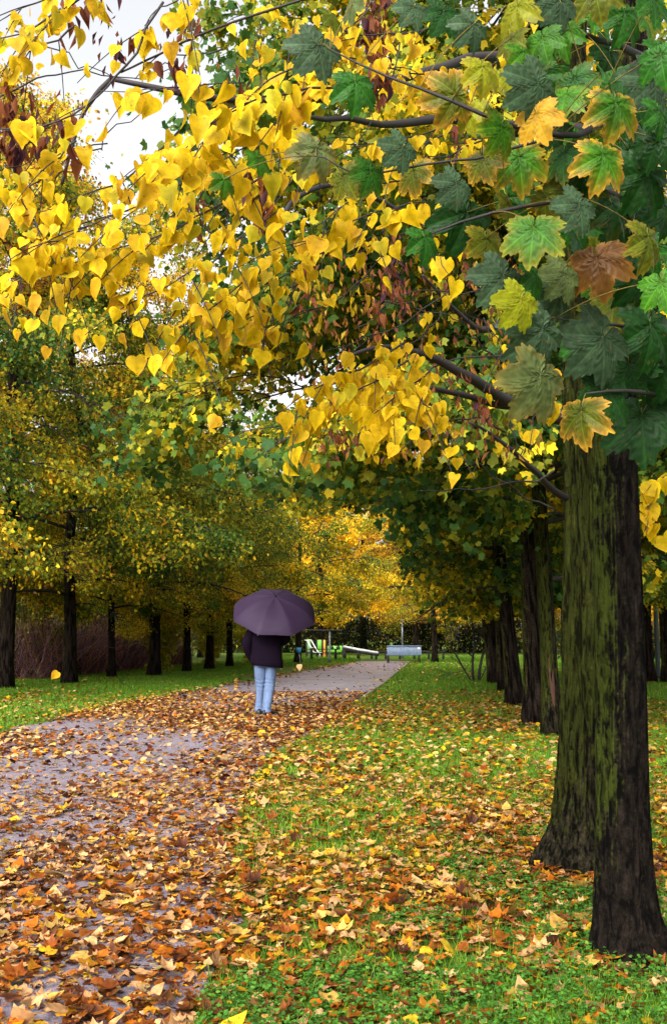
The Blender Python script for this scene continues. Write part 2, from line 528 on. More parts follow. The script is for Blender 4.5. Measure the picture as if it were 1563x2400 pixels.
for a, b in zip(range(59), range(1, 60)):
    c = np.array([(kx[a] + kx[b]) / 2, (ks[a] + ks[b]) / 2, .02])
    ln = math.hypot(kx[b] - kx[a], ks[b] - ks[a])
    mb.box(c, (.05, ln - .008, .06), -math.atan2(kx[b] - kx[a], ks[b] - ks[a]), .01)
tag(mb.build('kerb', M['kerb'], smooth=False), kind='structure')

# ------------------------------------------------------------------ trees of the avenue
def pal_mix(stops):
    """colour from a 0..1 value through stops"""
    xs = np.array([s[0] for s in stops]); cs = np.array([s[1] for s in stops])
    return lambda t: np.stack([np.interp(t, xs, cs[:, k]) for k in range(3)], -1)


DG, MG, OL, YG, YE, OR, BR = (.028, .075, .018), (.075, .14, .014), (.17, .175, .016), (.38, .35, .02), (.74, .48, .014), (.52, .24, .024), (.18, .075, .03)
P_OLIVE = pal_mix([(0, DG), (.22, MG), (.42, OL), (.58, YG), (.74, YE), (.88, OR), (1, BR)])
P_MAPLE = pal_mix([(0, DG), (.3, (.04, .10, .022)), (.5, (.085, .155, .018)), (.7, OL), (.86, YG), (1, YE)])
P_YELL = pal_mix([(0, OL), (.15, YG), (.45, YE), (.8, (.75, .46, .016)), (1, OR)])
P_BROWN = pal_mix([(0, BR), (.3, OR), (.55, (.5, .27, .025)), (.8, YE), (1, OL)])


def bark_disp(amp, seed, k=5.0):
    def f(pts, th, rad):
        P = np.stack([np.cos(th)[None] * k + 0 * pts[:, :1], np.sin(th)[None] * k + 0 * pts[:, :1], pts[:, 2:3] * 1.1 + 0 * th[None]], -1)
        P2 = P * np.array([3, 3, 2.2])
        rid = np.abs(fbm(P2, seed, 2) - .5) * 2
        return amp * (1.6 * (vnoise(P * .5, seed + 3) - .5) * 1.2 + np.clip(rid * 2.2, 0, 1) - .5)
    return f


def gen_tree(seed, H=12.0, R=4.0, zb=2.0, tr=.2, nprim=24, nleaf=42000, size=.085, tpl=KITE, pal=P_OLIVE, top_shift=.0, spread=.22, low_droop=1.0, bias=.45, amp=.9, place=None, low_shift=.0):
    rng = np.random.default_rng(seed)
    floor_ = lambda P: zb * (.62 + .75 * vnoise(P * [.7, .7, 0], seed + 9))
    drop = (lambda P: P[:, 2] < floor_(P)) if place is None else (lambda P: (P[:, 2] < floor_(P)) | place(P))
    zz = np.linspace(-.05, H * .93, 26)
    ax = np.stack([.15 * (vnoise(np.stack([zz * .3, zz * 0], -1), seed) - .5) * zz * .5,
                   .15 * (vnoise(np.stack([zz * .3, zz * 0 + 5], -1), seed) - .5) * zz * .5, zz], -1)
    ax[:, :2] -= ax[0, :2]
    rad = tr * (1 - zz / H) ** .8 + tr * .45 * np.exp(-np.clip(zz, 0, 9) / .28)
    tk = MB(); tk.tube(ax, rad, 18, True, None, bark_disp(tr * .07, seed))
    axis = lambda z: np.array([np.interp(z, zz, ax[:, 0]), np.interp(z, zz, ax[:, 1]), z])
    lb = MB(); segs = []
    for i in range(nprim):
        t = ((i + .5) / nprim)
        z0 = zb * .95 + (H * .9 - zb) * t ** 1.1
        az = i * 2.4 + rng.uniform(-.4, .4)
        ln = R * math.sin(PI * (.34 + .62 * t)) ** .8 * rng.uniform(.8, 1.12)
        d = np.array([math.cos(az), math.sin(az), 0])
        up = .15 + .75 * t; dr = (.5 * (1 - t) + .1) * low_droop
        s = np.linspace(0, 1, 7)
        side = np.array([-d[1], d[0], 0]) * rng.uniform(-.25, .25)
        pts = axis(z0)[None] + ln * (s[:, None] * d + (s ** 2)[:, None] * side) + np.array([0, 0, 1]) * (ln * (up * s - dr * s ** 2))[:, None]
        r0 = max(.012, tr * .34 * (1 - .7 * t))
        bad = drop(pts)
        if bad[:3].any(): continue
        if bad.any():
            cut = int(np.argmax(bad)); pts = pts[:cut]; s = np.linspace(0, 1, cut); ln *= cut / 7
        lb.tube(pts, r0 * (1 - .85 * s), 6)
        for k in range(7):
            q = .18 + .82 * (k + rng.uniform(.2, .8)) / 7
            p0 = np.array([np.interp(q, s, pts[:, c]) for c in range(3)])
            a2 = az + rng.choice((-1, 1)) * rng.uniform(.35, 1.25)
            l2 = ln * rng.uniform(.24, .42) * (1.15 - .4 * q)
            d2 = np.array([math.cos(a2), math.sin(a2), rng.uniform(-.15, .45)])
            s2 = np.linspace(0, 1, 5)
            pt2 = p0 + l2 * s2[:, None] * d2 - np.array([0, 0, 1]) * (l2 * .5 * s2 ** 2)[:, None]
            if drop(pt2).any(): continue
            lb.tube(pt2, r0 * .32 * (1 - .75 * s2) + .002, 4, False)
            segs.append((pt2, l2, rng.random()))
            for j in range(4):
                q2 = rng.uniform(.2, 1)
                p1 = np.array([np.interp(q2, s2, pt2[:, c]) for c in range(3)])
                a3 = a2 + rng.uniform(-1.3, 1.3); l3 = l2 * rng.uniform(.4, .8)
                d3 = np.array([math.cos(a3), math.sin(a3), rng.uniform(-.35, .3)])
                s3 = np.linspace(0, 1, 4)
                pt3 = p1 + l3 * s3[:, None] * d3 - np.array([0, 0, 1]) * (l3 * .45 * s3 ** 2)[:, None]
                if drop(pt3).any(): continue
                lb.tube(pt3, .006 * (1 - .7 * s3) + .0015, 3, False)
                segs.append((pt3, l3, rng.random()))
    wts = np.array([l for _, l, _ in segs]) * np.array([.3 + 1.4 * r for _, _, r in segs]); cnt = rng.multinomial(nleaf, wts / wts.sum())
    P, TW, DI = [], [], []
    for (pt, l, r), c in zip(segs, cnt):
        if c == 0: continue
        u = rng.random(c) ** .8 * (len(pt) - 1); a = np.minimum(u.astype(int), len(pt) - 2); f = (u - a)[:, None]
        P.append(pt[a] * (1 - f) + pt[a + 1] * f); TW.append(np.full(c, r)); DI.append(np.repeat((pt[-1] - pt[0])[None], c, 0))
    P = np.vstack(P); TW = np.concatenate(TW); DI = norm(np.vstack(DI))
    P = P + rng.normal(size=P.shape) * spread * np.array([1, 1, .65]) - np.array([0, 0, .05])
    ok = ~drop(P) & (fbm(P * .85, seed + 31, 2) > .40); P, TW, DI = P[ok], TW[ok], DI[ok]
    t = bias + amp * (.55 * (fbm(P * .55, seed, 3) - .5) * 2 + .5 * (TW - .5) + .28 * rng.normal(size=len(P)) * .5) + top_shift * (P[:, 2] / H - .5) + low_shift * np.exp(-np.clip(P[:, 2] - zb, 0, 9) ** 2 / 1.6)
    C = pal(np.clip(t, 0, 1)) * rng.uniform(.7, 1.4, (len(P), 1))
    Nn = norm(rng.normal(size=P.shape) * .75 + np.array([0, 0, .75]))
    Ya = norm(DI * .6 + rng.normal(size=P.shape) * .7 + np.array([0, 0, -.55]))
    lv = Leaves(); lv.add(tpl, P, Ya, Nn, size * rng.uniform(.65, 1.25, len(P)), C)
    return tk.mesh('trunk'), lb.mesh('branches'), lv.mesh('crown')


KINDS = {}


def kind(name, bark='bark_far', **kw):
    tk, lb, cr = gen_tree(**kw)
    tk.materials.append(M[bark]); lb.materials.append(M['twig_far']); cr.materials.append(M['leaf_far'])
    KINDS[name] = (tk, lb, cr)


kind('hornbeam', seed=21, H=16.0, R=4.8, zb=2.1, tr=.2, nprim=30, nleaf=84000, size=.095, pal=P_OLIVE, top_shift=.6, bias=.42, amp=1.05, low_droop=.8, low_shift=.32)
kind('hornbeam_gold', seed=22, H=15.0, R=4.6, zb=2.1, tr=.18, nprim=28, nleaf=72000, size=.095, pal=P_OLIVE, top_shift=.4, bias=.46, amp=1.05, low_droop=.8, low_shift=.36)
kind('maple', seed=23, H=12.0, R=4.6, zb=2.3, tr=.21, nprim=26, nleaf=36000, size=.085, tpl=MAP_LO, pal=P_MAPLE, bias=.52, amp=1.0, low_droop=.7)
kind('maple_gold', seed=24, H=12.0, R=4.4, zb=2.4, tr=.2, nprim=26, nleaf=36000, size=.085, tpl=MAP_LO, pal=P_MAPLE, bias=.68, amp=1.1, low_droop=.7)
kind('yellow', seed=25, H=9.5, R=4.2, zb=1.7, tr=.2, nleaf=42000, size=.13, pal=P_YELL, bias=.5)
kind('brown', seed=26, H=10.0, R=4.5, zb=2.0, tr=.2, nleaf=36000, size=.14, pal=P_BROWN, bias=.5)


def tree(kindname, name, loc, rz, scale, label, cat='tree', group=None, lean=(0, 0), trunk_r=1.0):
    r = empty(name, loc, rz)
    tag(r, label, cat, group)
    tk, lb, cr = KINDS[kindname]
    for nm, me in (('trunk', tk), ('branches', lb), ('crown', cr)):
        link(nm, me, None, r)
    r.scale = (scale, scale, scale)
    r.rotation_euler = (lean[0], lean[1], rz)
    return r


# left row
LEFT = [
    ((8, 1600), 'hornbeam', .3, 1.08, 'thick dark trunked tree cut by the left edge of the photo, olive crown above'),
    ((162, 1589), 'hornbeam_gold', 1.7, 1.0, 'dark trunked tree in front of the purple brown bramble stems'),
    ((260, 1575), 'hornbeam', 3.9, .62, 'slender pale mossy trunked tree, thinnest of the row left of the path'),
    ((358, 1571), 'hornbeam', 5.3, .95, 'dark straight trunked tree right of the slender mossy one'),
    ((434, 1562), 'hornbeam_gold', .9, .8, 'dark trunked tree beside the yellow green bush left of the walker'),
    ((487, 1556), 'maple_gold', 2.2, .85, 'short stubby trunked tree, second left from the walker'),
    ((534, 1550), 'hornbeam', 4.4, .72, 'dark trunked tree standing just left of the walking person'),
]
GL = 'trees in the row left of the path'
for (p, k, rz, s, lab) in LEFT:
    tree(k, 'avenue_tree', G(*p), rz, s, lab, 'tree', GL)
g = G(692, 1541)
tree('maple_gold', 'avenue_tree', g, 1.1, .85, 'broad dark trunked tree just right of the walker by the playground', 'tree', GL)
tree('hornbeam', 'avenue_tree', (-9.2, 20.5, 0), 2.4, 1.0, 'nearest tree left of the path, only its crown reaching into the upper left corner', 'tree', GL)
# woods behind the left row
for k, (x, y, kd, rz, s, lab) in enumerate([
    (-14.5, 33, 'hornbeam', 2.0, 1.15, 'tall olive tree behind the bramble thicket at far left'),
    (-12.0, 43, 'hornbeam_gold', .4, 1.12, 'golden tree rising behind the slender mossy trunk'),
    (-9.5, 52, 'hornbeam', 3.3, 1.1, 'olive tree in the wood behind the yellow green bush'),
    (-14.0, 58, 'maple', 1.0, 1.2, 'dark green maple deep in the wood on the left'),
    (-8.5, 66, 'hornbeam_gold', 5.0, .9, 'golden green tree behind the umbrella, far left of the playground')]):
    tree(kd, 'woodland_tree', (x, y, 0), rz, s, lab, 'tree', 'trees in the wood behind the left row')

# right row, leaning trunks
RIGHT = [
    ((1283, 1712), 'maple', 3.7, 1.0, 'mossy tree with a long bark scar on its leaning trunk', .06),
    ((1246, 1683), 'maple_gold', .2, 1.1, 'near black trunked tree just left of the scarred mossy one', .05),
    ((1196, 1640), 'maple', 5.2, .98, 'dark reddish brown trunked tree, second from the bare shrub', .09),
    ((1170, 1608), 'maple', 4.6, 1.12, 'slim dark trunk half hidden behind the reddish brown one, tall crown above', .03),
    ((1156, 1588), 'maple_gold', 2.6, 1.1, 'leaning black trunked tree beside the bare shrub', .12),
]
GR = 'leaning trees in the row right of the path'
for q, (p, k, rz, s, lab, ln) in enumerate(RIGHT):
    g = G(*p)

    def over_path(P, g=g, s=s, ln=ln):    # branches over the path are kept cut back
        X, Y, Z = g[0] + (P[:, 0] - P[:, 2] * ln) * s, g[1] + P[:, 1] * s, P[:, 2] * s
        return (X < pathR(Y) + .9) & (Z < 2.75 + .12 * (Y - 10))
    gold = k == 'maple_gold'
    kind('avenue_%d' % q, seed=50 + q, H=12.0, R=4.6, zb=2.0, tr=(.115, .15, .155, .10, .205)[q], nprim=30, nleaf=58000, size=.085, tpl=MAP_LO, pal=P_MAPLE, bark='bark_linden' if q == 0 else 'bark_far', bias=.60 if gold else .48, amp=1.2, low_droop=.9, place=over_path)
    r = tree('avenue_%d' % q, 'avenue_maple', g, 0, s, lab, 'tree', GR, lean=(0, -ln))
    if q == 0:      # long healed wound on the side facing the path
        mb = MB(); rows = []
        for t in np.linspace(0, 1, 12):
            hw = .035 * math.sin(PI * t) ** .7 + .002
            z = .35 + .75 * t; a0 = math.radians(-78); rr = .128 + .05 * math.exp(-z / .28)
            th = np.arange(8) * 2 * PI / 8
            rows.append(np.stack([math.cos(a0) * rr + hw * np.cos(th) * -math.sin(a0) + .008 * np.sin(th) * math.cos(a0), math.sin(a0) * rr + hw * np.cos(th) * math.cos(a0) + .008 * np.sin(th) * math.sin(a0), np.full(8, z)], -1))
        mb.rings(rows); mb.build('bark_scar', M['scar'], r)
tree('hornbeam_gold', 'lawn_tree', G(1010, 1540), 1.0, .85, 'slim olive trunked tree on the lawn right of the metal bench', 'tree')
# far right trees
tree('maple_gold', 'lawn_tree', G(1505, 1586), 4.0, 1.0, 'reddish dark trunked tree on the right lawn left of the grey pole', 'tree', 'trees on the right lawn')
tree('hornbeam_gold', 'lawn_tree', G(1556, 1588), 2.0, 1.1, 'dark green trunked tree at the right edge beside the grey pole', 'tree', 'trees on the right lawn')
tree('yellow', 'lawn_tree', (15.0, 44, 0), 2.9, 1.2, 'bright yellow tree behind the grey pole on the right', 'tree', 'trees on the right lawn')
# far end
FAR = [
    (-.9, 73, 'yellow', .4, 1.25, 'bright yellow tree over the playground right of the umbrella'),
    (6.5, 82, 'brown', 1.4, 1.4, 'golden brown tree behind the metal bench'),
    (12.5, 78, 'brown', 3.0, 1.4, 'orange brown tree beyond the bare shrub'),
    (-5, 84, 'maple', 2.0, 1.3, 'green tree far behind the yellow one at the end of the path'),
    (2.5, 88, 'hornbeam', 5.0, 1.4, 'tall olive tree closing the end of the avenue'),
    (19, 84, 'hornbeam_gold', 4.0, 1.2, 'golden olive tree far behind the row of leaning trunks'),
    (22, 72, 'brown', 2.2, 1.3, 'brown leaved tree far off between the leaning trunks and the mossy linden'),
    (28, 62, 'yellow', 1.2, 1.3, 'yellow tree farthest right on the horizon')]
for (x, y, kd, rz, s, lab) in FAR:
    tree(kd, 'distant_tree', (x, y, 0), rz, s, lab, 'tree', 'trees at the far end of the park')


# leaf masses: hedge and far wood
def leaf_mass(n, box, size, pal, bias, seed, tpl=DIAM, hfun=None, amp=.8):
    rng = np.random.default_rng(seed)
    lo, hi = np.array(box[0], float), np.array(box[1], float)
    P = lo + rng.random((n, 3)) * (hi - lo)
    if hfun is not None:
        hmax = hfun(P[:, 0], P[:, 1]); P = P[P[:, 2] < hmax]
    keep = fbm(P * .6, seed, 3) > .38
    P = P[keep]
    t = bias + amp * ((fbm(P * .4, seed + 5, 3) - .5) * 1.6 + .2 * rng.normal(size=len(P)))
    C = pal(np.clip(t, 0, 1)) * rng.uniform(.5, 1.2, (len(P), 1))
    lv = Leaves()
    lv.add(tpl, P, norm(rng.normal(size=P.shape) + [0, 0, -.5]), norm(rng.normal(size=P.shape) + [0, -.4, .5]), size * rng.uniform(.6, 1.3, len(P)), C)
    return lv


wood = leaf_mass(110000, ((-70, 92, 0), (80, 108, 17)), .42, P_OLIVE, .42, 5, hfun=lambda x, y: 10 + 7 * fbm(np.stack([x * .12, y * 0], -1), 3))
tag(wood.build('far_wood', M['leaf_far']), kind='stuff')
wood2 = leaf_mass(90000, ((-34, 20, 0), (-16, 92, 14)), .26, P_OLIVE, .38, 6, hfun=lambda x, y: 4.5 + 4 * fbm(np.stack([y * .15, x * 0], -1), 4))
tag(wood2.build('side_wood', M['leaf_far']), kind='stuff')
wood3 = leaf_mass(60000, ((22, 64, 0), (60, 92, 14)), .36, P_BROWN, .6, 7, hfun=lambda x, y: 8 + 6 * fbm(np.stack([y * .15 + x * .1, x * 0], -1), 4))
tag(wood3.build('right_wood', M['leaf_far']), kind='stuff')


def hedge(n, x0, x1, y0, y1, h, seed, pal, bias, size, label):
    lv = leaf_mass(n, ((x0, y0, 0), (x1, y1, h)), size, pal, bias, seed, hfun=lambda x, y: h * (.72 + .28 * fbm(np.stack([x * .5, y * .5], -1), seed)), amp=.6)
    r = empty('hedge', ((x0 + x1) / 2, (y0 + y1) / 2, 0)); tag(r, label, 'hedge')
    mb = MB(); rng = np.random.default_rng(seed)
    for k in range(int((x1 - x0 + y1 - y0) * 3)):
        x, y = rng.uniform(x0, x1), rng.uniform(y0, y1)
        a, b = rng.uniform(-.25, .25, 2)
        mb.tube([[x, y, -.02], [x + a * .5, y + b * .5, h * .4], [x + a, y + b, h * .8]], [.025, .018, .006], 5)
    lv.shapes(mb, (.014, .010, .008))
    o = lv.build('foliage', M['leaf_far'], r); o.matrix_parent_inverse = Matrix.Translation((-r.location))
    return r


P_DARK = pal_mix([(0, (.008, .012, .005)), (.5, (.02, .03, .008)), (.8, (.05, .05, .012)), (1, (.16, .12, .02))])
hedge(24000, -10, 16, 86, 89, 3.4, 31, P_DARK, .4, .2, 'dark evergreen hedge behind the playground and bench')
hedge(16000, 13, 40, 60, 62, 2.0, 32, P_DARK, .55, .2, 'low dark hedge across the lawn behind the leaning trunks')
P_YGB = pal_mix([(0, DG), (.4, OL), (.7, YG), (1, (.5, .42, .03))])


def bush(x, y, h, r, n, seed, pal, bias, size, label):
    rng = np.random.default_rng(seed)
    ro = empty('bush', (x, y, 0)); tag(ro, label, 'bush', 'bushes behind the left tree row')
    mb = MB(); P, D = [], []
    for k in range(26):
        a = rng.uniform(0, 2 * PI); l = r * rng.uniform(.3, 1.0); hh = h * rng.uniform(.55, 1)
        s = np.linspace(0, 1, 7)
        pts = np.stack([math.cos(a) * l * s ** 1.5, math.sin(a) * l * s ** 1.5, hh * (s * 1.25 - .25 * s ** 3)], -1)
        mb.tube(pts, .014 * (1 - .8 * s), 5)
        m = n // 26; u = rng.random(m) ** .7 * 5.99; i0 = u.astype(int); f = (u - i0)[:, None]
        P.append(pts[i0] * (1 - f) + pts[i0 + 1] * f); D.append(np.repeat((pts[-1] - pts[-3])[None], m, 0))
    P = np.vstack(P); D = norm(np.vstack(D)); P = P + rng.normal(size=P.shape) * .16; P[:, 2] = np.abs(P[:, 2]) + .05
    t = bias + .7 * ((fbm(P * 1.2, seed) - .5) * 1.5 + .2 * rng.normal(size=len(P)))
    lv = Leaves(); lv.add(KITE, P, norm(D * .5 + rng.normal(size=P.shape) * .6 + [0, 0, -.8]), norm(rng.normal(size=P.shape) * .7 + [0, -.3, .6]), size * rng.uniform(.6, 1.3, len(P)), pal(np.clip(t, 0, 1)))
    lv.shapes(mb, (.014, .010, .008)); lv.build('foliage', M['leaf_far'], ro)


bush(-6.4, 38.5, 2.6, 1.3, 3200, 41, P_YGB, .68, .13, 'yellow green arching bush between the dark trunks left of the walker')
bush(-5.6, 47, 2.4, 1.3, 2600, 42, P_YGB, .6, .14, 'yellow green bush beside the stubby trunk left of the walker')
bush(-3.9, 50, 2.6, 1.2, 2600, 43, P_YGB, .72, .14, 'pale yellow bush directly behind the walker')
bush(-9.3, 33.5, 1.9, .9, 900, 44, P_YGB, .6, .12, 'small straggly bush beside the leftmost trunk')

# bramble thicket: uncountable stems
rng = np.random.default_rng(8)
mb = MB(); cols = []
n = 3600
for k in range(n):
    y = rng.uniform(31, 50); x = -7.4 - (44 - y) * .10 - abs(rng.normal()) * 1.5
    h = rng.uniform(.7, 2.9); a = rng.normal(size=2) * .42
    s = np.linspace(0, 1, 5)
    pts = np.stack([x + a[0] * s * h + .16 * np.sin(s * 4 + k), y + a[1] * s * h + .12 * np.sin(s * 5 + k * 2), h * (s - .45 * abs(a[0]) * s ** 2.5)], -1)
    nb = mb.n
    mb.tube(pts, rng.uniform(.006, .016) * (1 - .6 * s), 3, False)
    c = np.array([(.30, .17, .20), (.16, .08, .07), (.42, .18, .12), (.05, .025, .022)][rng.choice(4, p=[.3, .3, .2, .2])]) * rng.uniform(.6, 1.3)
    cols.append(np.repeat(c[None], mb.n - nb, 0))
lv = Leaves()
V = np.vstack(mb.V); lv.V.append(V); lv.C.append(np.vstack(cols)); lv.n = len(V)
lv.T.append(np.vstack([np.vstack([q[:, [0, 1, 2]], q[:, [0, 2, 3]]]) for q in mb.F4]))
n = 5200
y = rng.uniform(30, 50, n); x = -7.3 - (44 - y) * .10 - np.abs(rng.normal(size=n)) * 1.3; z = rng.uniform(.05, 1, n) ** .8 * 2.6
P = np.stack([x, y, z], -1); k = fbm(P * 1.1, 55, 2) > .5; P = P[k]; n = len(P)
lv.add(KITE, P, rng.normal(size=P.shape) + [0, 0, -.6], rng.normal(size=P.shape) + [.3, -.5, .4], .085 * rng.uniform(.6, 1.4, n), pick(rng, [(.10, .12, .02), (.22, .2, .03), (.22, .09, .03), (.4, .28, .03), (.05, .09, .02)], [3, 2, 2, 1, 3], n))
tag(lv.build('bramble_thicket', M['leaf_far']), kind='stuff')

# ------------------------------------------------------------------ near trees on the right
def pxpath(L):
    return np.array([at(x, y, Y) for x, y, Y in L])


def resample(pts, rad, n):
    pts = np.asarray(pts, float); d = np.concatenate([[0], np.cumsum(np.linalg.norm(np.diff(pts, axis=0), axis=1))])
    u = np.linspace(0, d[-1], n)
    # smooth by catmull-like interpolation
    out = np.stack([np.interp(u, d, pts[:, c]) for c in range(3)], -1)
    for _ in range(3): out[1:-1] = (out[:-2] + 2 * out[1:-1] + out[2:]) / 4
    return out, np.interp(u, d, rad)


def px_r(wpx, Y): return wpx * K * Y / F / 2


syc_base = G(1452, 2222); Ys = syc_base[1]
lin_base = G(1352, 2010); Yl = lin_base[1]

def near_trunk(base, spec, Y, seed, amp, name, mat, root, roots):
    pts = [np.array([base[0], Y, -.05])]; rad = [px_r(spec[0][2], Y) * 1.05]
    for x, y, wd in spec:
        p = at(x, y, Y); pts.append(p); rad.append(px_r(wd, Y))
    pts, rad = resample(pts, rad, 260)
    rng = np.random.default_rng(seed)
    mb = MB()
    f0 = bark_disp(amp, seed, 5.0)

    def disp(p, th, r):
        d = f0(p, th, r)
        fl = np.exp(-np.clip(p[:, 2], 0, 9) / .14)[:, None]
        lob = sum(np.maximum(0, np.cos(th - a)) ** 5 * s for a, s in roots)[None]
        return d + fl * lob
    mb.tube(pts, rad, 120, True, None, disp)
    o = mb.build(name, mat, root)
    o.matrix_parent_inverse = Matrix.Translation(-Vector(root.location))
    return pts, rad


def child(o, root):
    o.matrix_parent_inverse = Matrix.Translation(-Vector(root.location)); return o


syc = empty('sycamore_tree', syc_base)
tag(syc, 'nearest dark trunk at right with big green lobed leaves hanging in front', 'tree')
sp, sr = near_trunk(syc_base, [(1454, 2200, 140), (1452, 2140, 126), (1449, 2000, 118), (1447, 1850, 113), (1444, 1600, 108), (1437, 1350, 104), (1430, 1100, 98), (1432, 850, 95), (1440, 600, 92), (1452, 350, 88), (1466, 100, 80), (1480, -250, 66)],
                    Ys, 71, .009, 'trunk', M['bark_near'], syc, [(4.6, .10), (2.9, .05), (1.6, .015), (3.7, .06), (.3, .06)])
lin = empty('linden_tree', lin_base)
tag(lin, 'moss green ridged trunk behind the nearest one, yellow heart leaves spread to the left', 'tree')
lp, lr = near_trunk(lin_base, [(1352, 1990, 150), (1355, 1930, 140), (1358, 1850, 130), (1362, 1700, 124), (1362, 1500, 118), (1362, 1300, 112), (1360, 1100, 104), (1356, 950, 98), (1348, 700, 84), (1338, 400, 66), (1332, 100, 54), (1330, -250, 46)],
                    Yl, 72, .022, 'trunk', M['bark_linden'], lin, [(1.6, .12), (2.5, .09), (3.5, .10), (4.8, .10), (.5, .08)])

# linden limbs (x, y, distance), diameter px
LB = MB()
def limb(mb, L, d0, d1, n=18, sides=8, wob=.0, seed=0):
    pts = pxpath(L); Ym = np.array([q[2] for q in L])
    dd = np.linspace(d0, d1, len(L)); rad = dd * K * Ym / F / 2
    p, r = resample(pts, rad, n)
    if wob:
        p = p + wob * (np.stack([vnoise(np.stack([np.arange(n) * .5 + seed, np.full(n, c * 3.3)], -1), seed) for c in range(3)], -1) - .5)
    mb.tube(p, np.maximum(r, .0012), sides)
    return p


limb(LB, [(1340, 985, 5.55), (1305, 975, 5.5), (1234, 955, 5.3), (1174, 925, 5.1), (1093, 888, 4.9), (1042, 852, 4.8), (992, 832, 4.7), (947, 807, 4.5), (880, 800, 4.4), (800, 830, 4.2)], 40, 8, 30, 10, .03, 1)
limb(LB, [(1200, 945, 5.2), (1150, 945, 5.1), (1062, 910, 5.0), (992, 905, 4.9), (900, 925, 4.6), (800, 905, 4.4)], 20, 6, 24, 8, .03, 2)
limb(LB, [(1345, 300, 5.6), (1200, 300, 5.2), (1100, 280, 4.9), (1027, 276, 4.6), (930, 285, 4.4), (850, 288, 4.2), (740, 270, 3.9), (640, 265, 3.7)], 34, 8, 26, 10, .03, 3)
limb(LB, [(1345, 180, 5.6), (1150, 120, 5.0), (900, 190, 4.3), (700, 240, 3.8), (490, 232, 3.6), (400, 212, 3.5), (330, 197, 3.5), (262, 183, 3.5)], 26, 12, 30, 10, .02, 4)
limb(LB, [(1340, 640, 5.6), (1200, 720, 5.3), (1120, 780, 5.1), (1080, 751, 5.0), (1047, 701, 4.9), (980, 640, 4.7)], 24, 6, 20, 8, .03, 5)
limb(LB, [(1345, 1180, 5.95), (1300, 1155, 5.8), (1265, 1120, 5.6), (1214, 1064, 5.2), (1150, 1010, 5.1), (1090, 985, 5.0)], 22, 5, 18, 8, .02, 6)
limb(LB, [(1080, 560, 4.8), (800, 420, 4.2), (670, 460, 3.9), (659, 523, 3.8), (639, 588, 3.7), (610, 620, 3.7), (573, 664, 3.7)], 14, 7, 22, 8, .02, 7)
limb(LB, [(262, 183, 3.5), (215, 225, 3.45), (194, 252, 3.4), (166, 352, 3.4), (143, 428, 3.4)], 13, 8, 14, 8, .01, 8)

TW = MB()
SPR = []   # leaf bearing twigs: (points, count, size)
def spray(L, n, size, d0=5, d1=2, side=3, seed=0, drop=.5, spr=.02):
    p = limb(TW, L, d0, d1, 16, 5, .02, seed)
    rng = np.random.default_rng(seed + 100)
    n = n if side == 0 else n * .76
    SPR.append((p, int(n) if side == 0 else int(n * .5), size, drop, spr))
    for k in range(side):
        a = int(2 + 12 * (k + rng.random()) / side)
        t = p[min(a + 1, 15)] - p[a]; t = t / np.linalg.norm(t)
        dv = norm(t * .8 + np.array([rng.normal() * .5, rng.normal() * .6, -.35 + .35 * rng.normal()]))
        ln = rng.uniform(.1, .26); s = np.linspace(0, 1, 7)[:, None]
        q = p[a] + ln * s * dv - np.array([0, 0, .06]) * s ** 2
        TW.tube(q, .0016 * (1 - .5 * s[:, 0]) + .0005, 4, False)
        SPR.append((q, max(2, int(n * .5 / side)), size, drop, spr))


S1, S2 = .055, .064
# band on the left, sweeping down to the right
spray([(420, 300, 3.0), (300, 420, 2.95), (150, 470, 2.9), (20, 520, 2.9)], 60, S1, 6, 2, 5, 1)
spray([(560, 330, 3.0), (400, 440, 2.9), (260, 510, 2.85), (60, 590, 2.8)], 70, S1, 6, 2, 5, 2)
spray([(620, 400, 3.1), (480, 500, 3.0), (330, 560, 2.9), (150, 620, 2.9)], 64, S1, 6, 2, 5, 3)
spray([(650, 480, 3.1), (520, 590, 3.0), (400, 660, 2.95), (290, 700, 2.9)], 60, S1, 5, 2, 5, 4)
spray([(660, 560, 3.2), (580, 650, 3.1), (480, 720, 3.0), (400, 780, 3.0)], 54, S1, 5, 2, 4, 5)
spray([(108, 566, 2.8), (60, 630, 2.8), (15, 694, 2.8)], 16, S1, 6, 3, 2, 6)
spray([(200, 560, 2.9), (250, 620, 2.9), (300, 690, 2.9), (310, 750, 2.9)], 34, S1, 4, 2, 3, 7)
spray([(380, 640, 3.0), (420, 700, 3.0), (450, 760, 3.0), (430, 800, 3.0)], 30, S1, 4, 2, 3, 8)
spray([(40, 440, 2.9), (90, 520, 2.9), (130, 580, 2.9), (200, 660, 2.9)], 40, S1, 4, 2, 4, 9)
spray([(30, 690, 2.9), (25, 740, 2.9), (32, 785, 2.9)], 5, S1 * .9, 3, 2, 0, 10)
# diagonal ridge of large leaves
spray([(780, 200, 2.7), (679, 210, 2.6), (560, 240, 2.5), (440, 330, 2.45), (350, 430, 2.4)], 70, S2, 7, 2, 5, 11)
spray([(760, 130, 2.8), (640, 170, 2.7), (520, 290, 2.6), (400, 390, 2.5)], 44, S2, 6, 2, 4, 12)
spray([(700, 300, 2.8), (600, 320, 2.7), (528, 372, 2.7), (430, 410, 2.6)], 40, S2, 6, 2, 3, 13)
spray([(560, 190, 2.7), (420, 200, 2.6), (330, 215, 2.6), (230, 210, 2.6)], 14, S2, 4, 2, 2, 14)
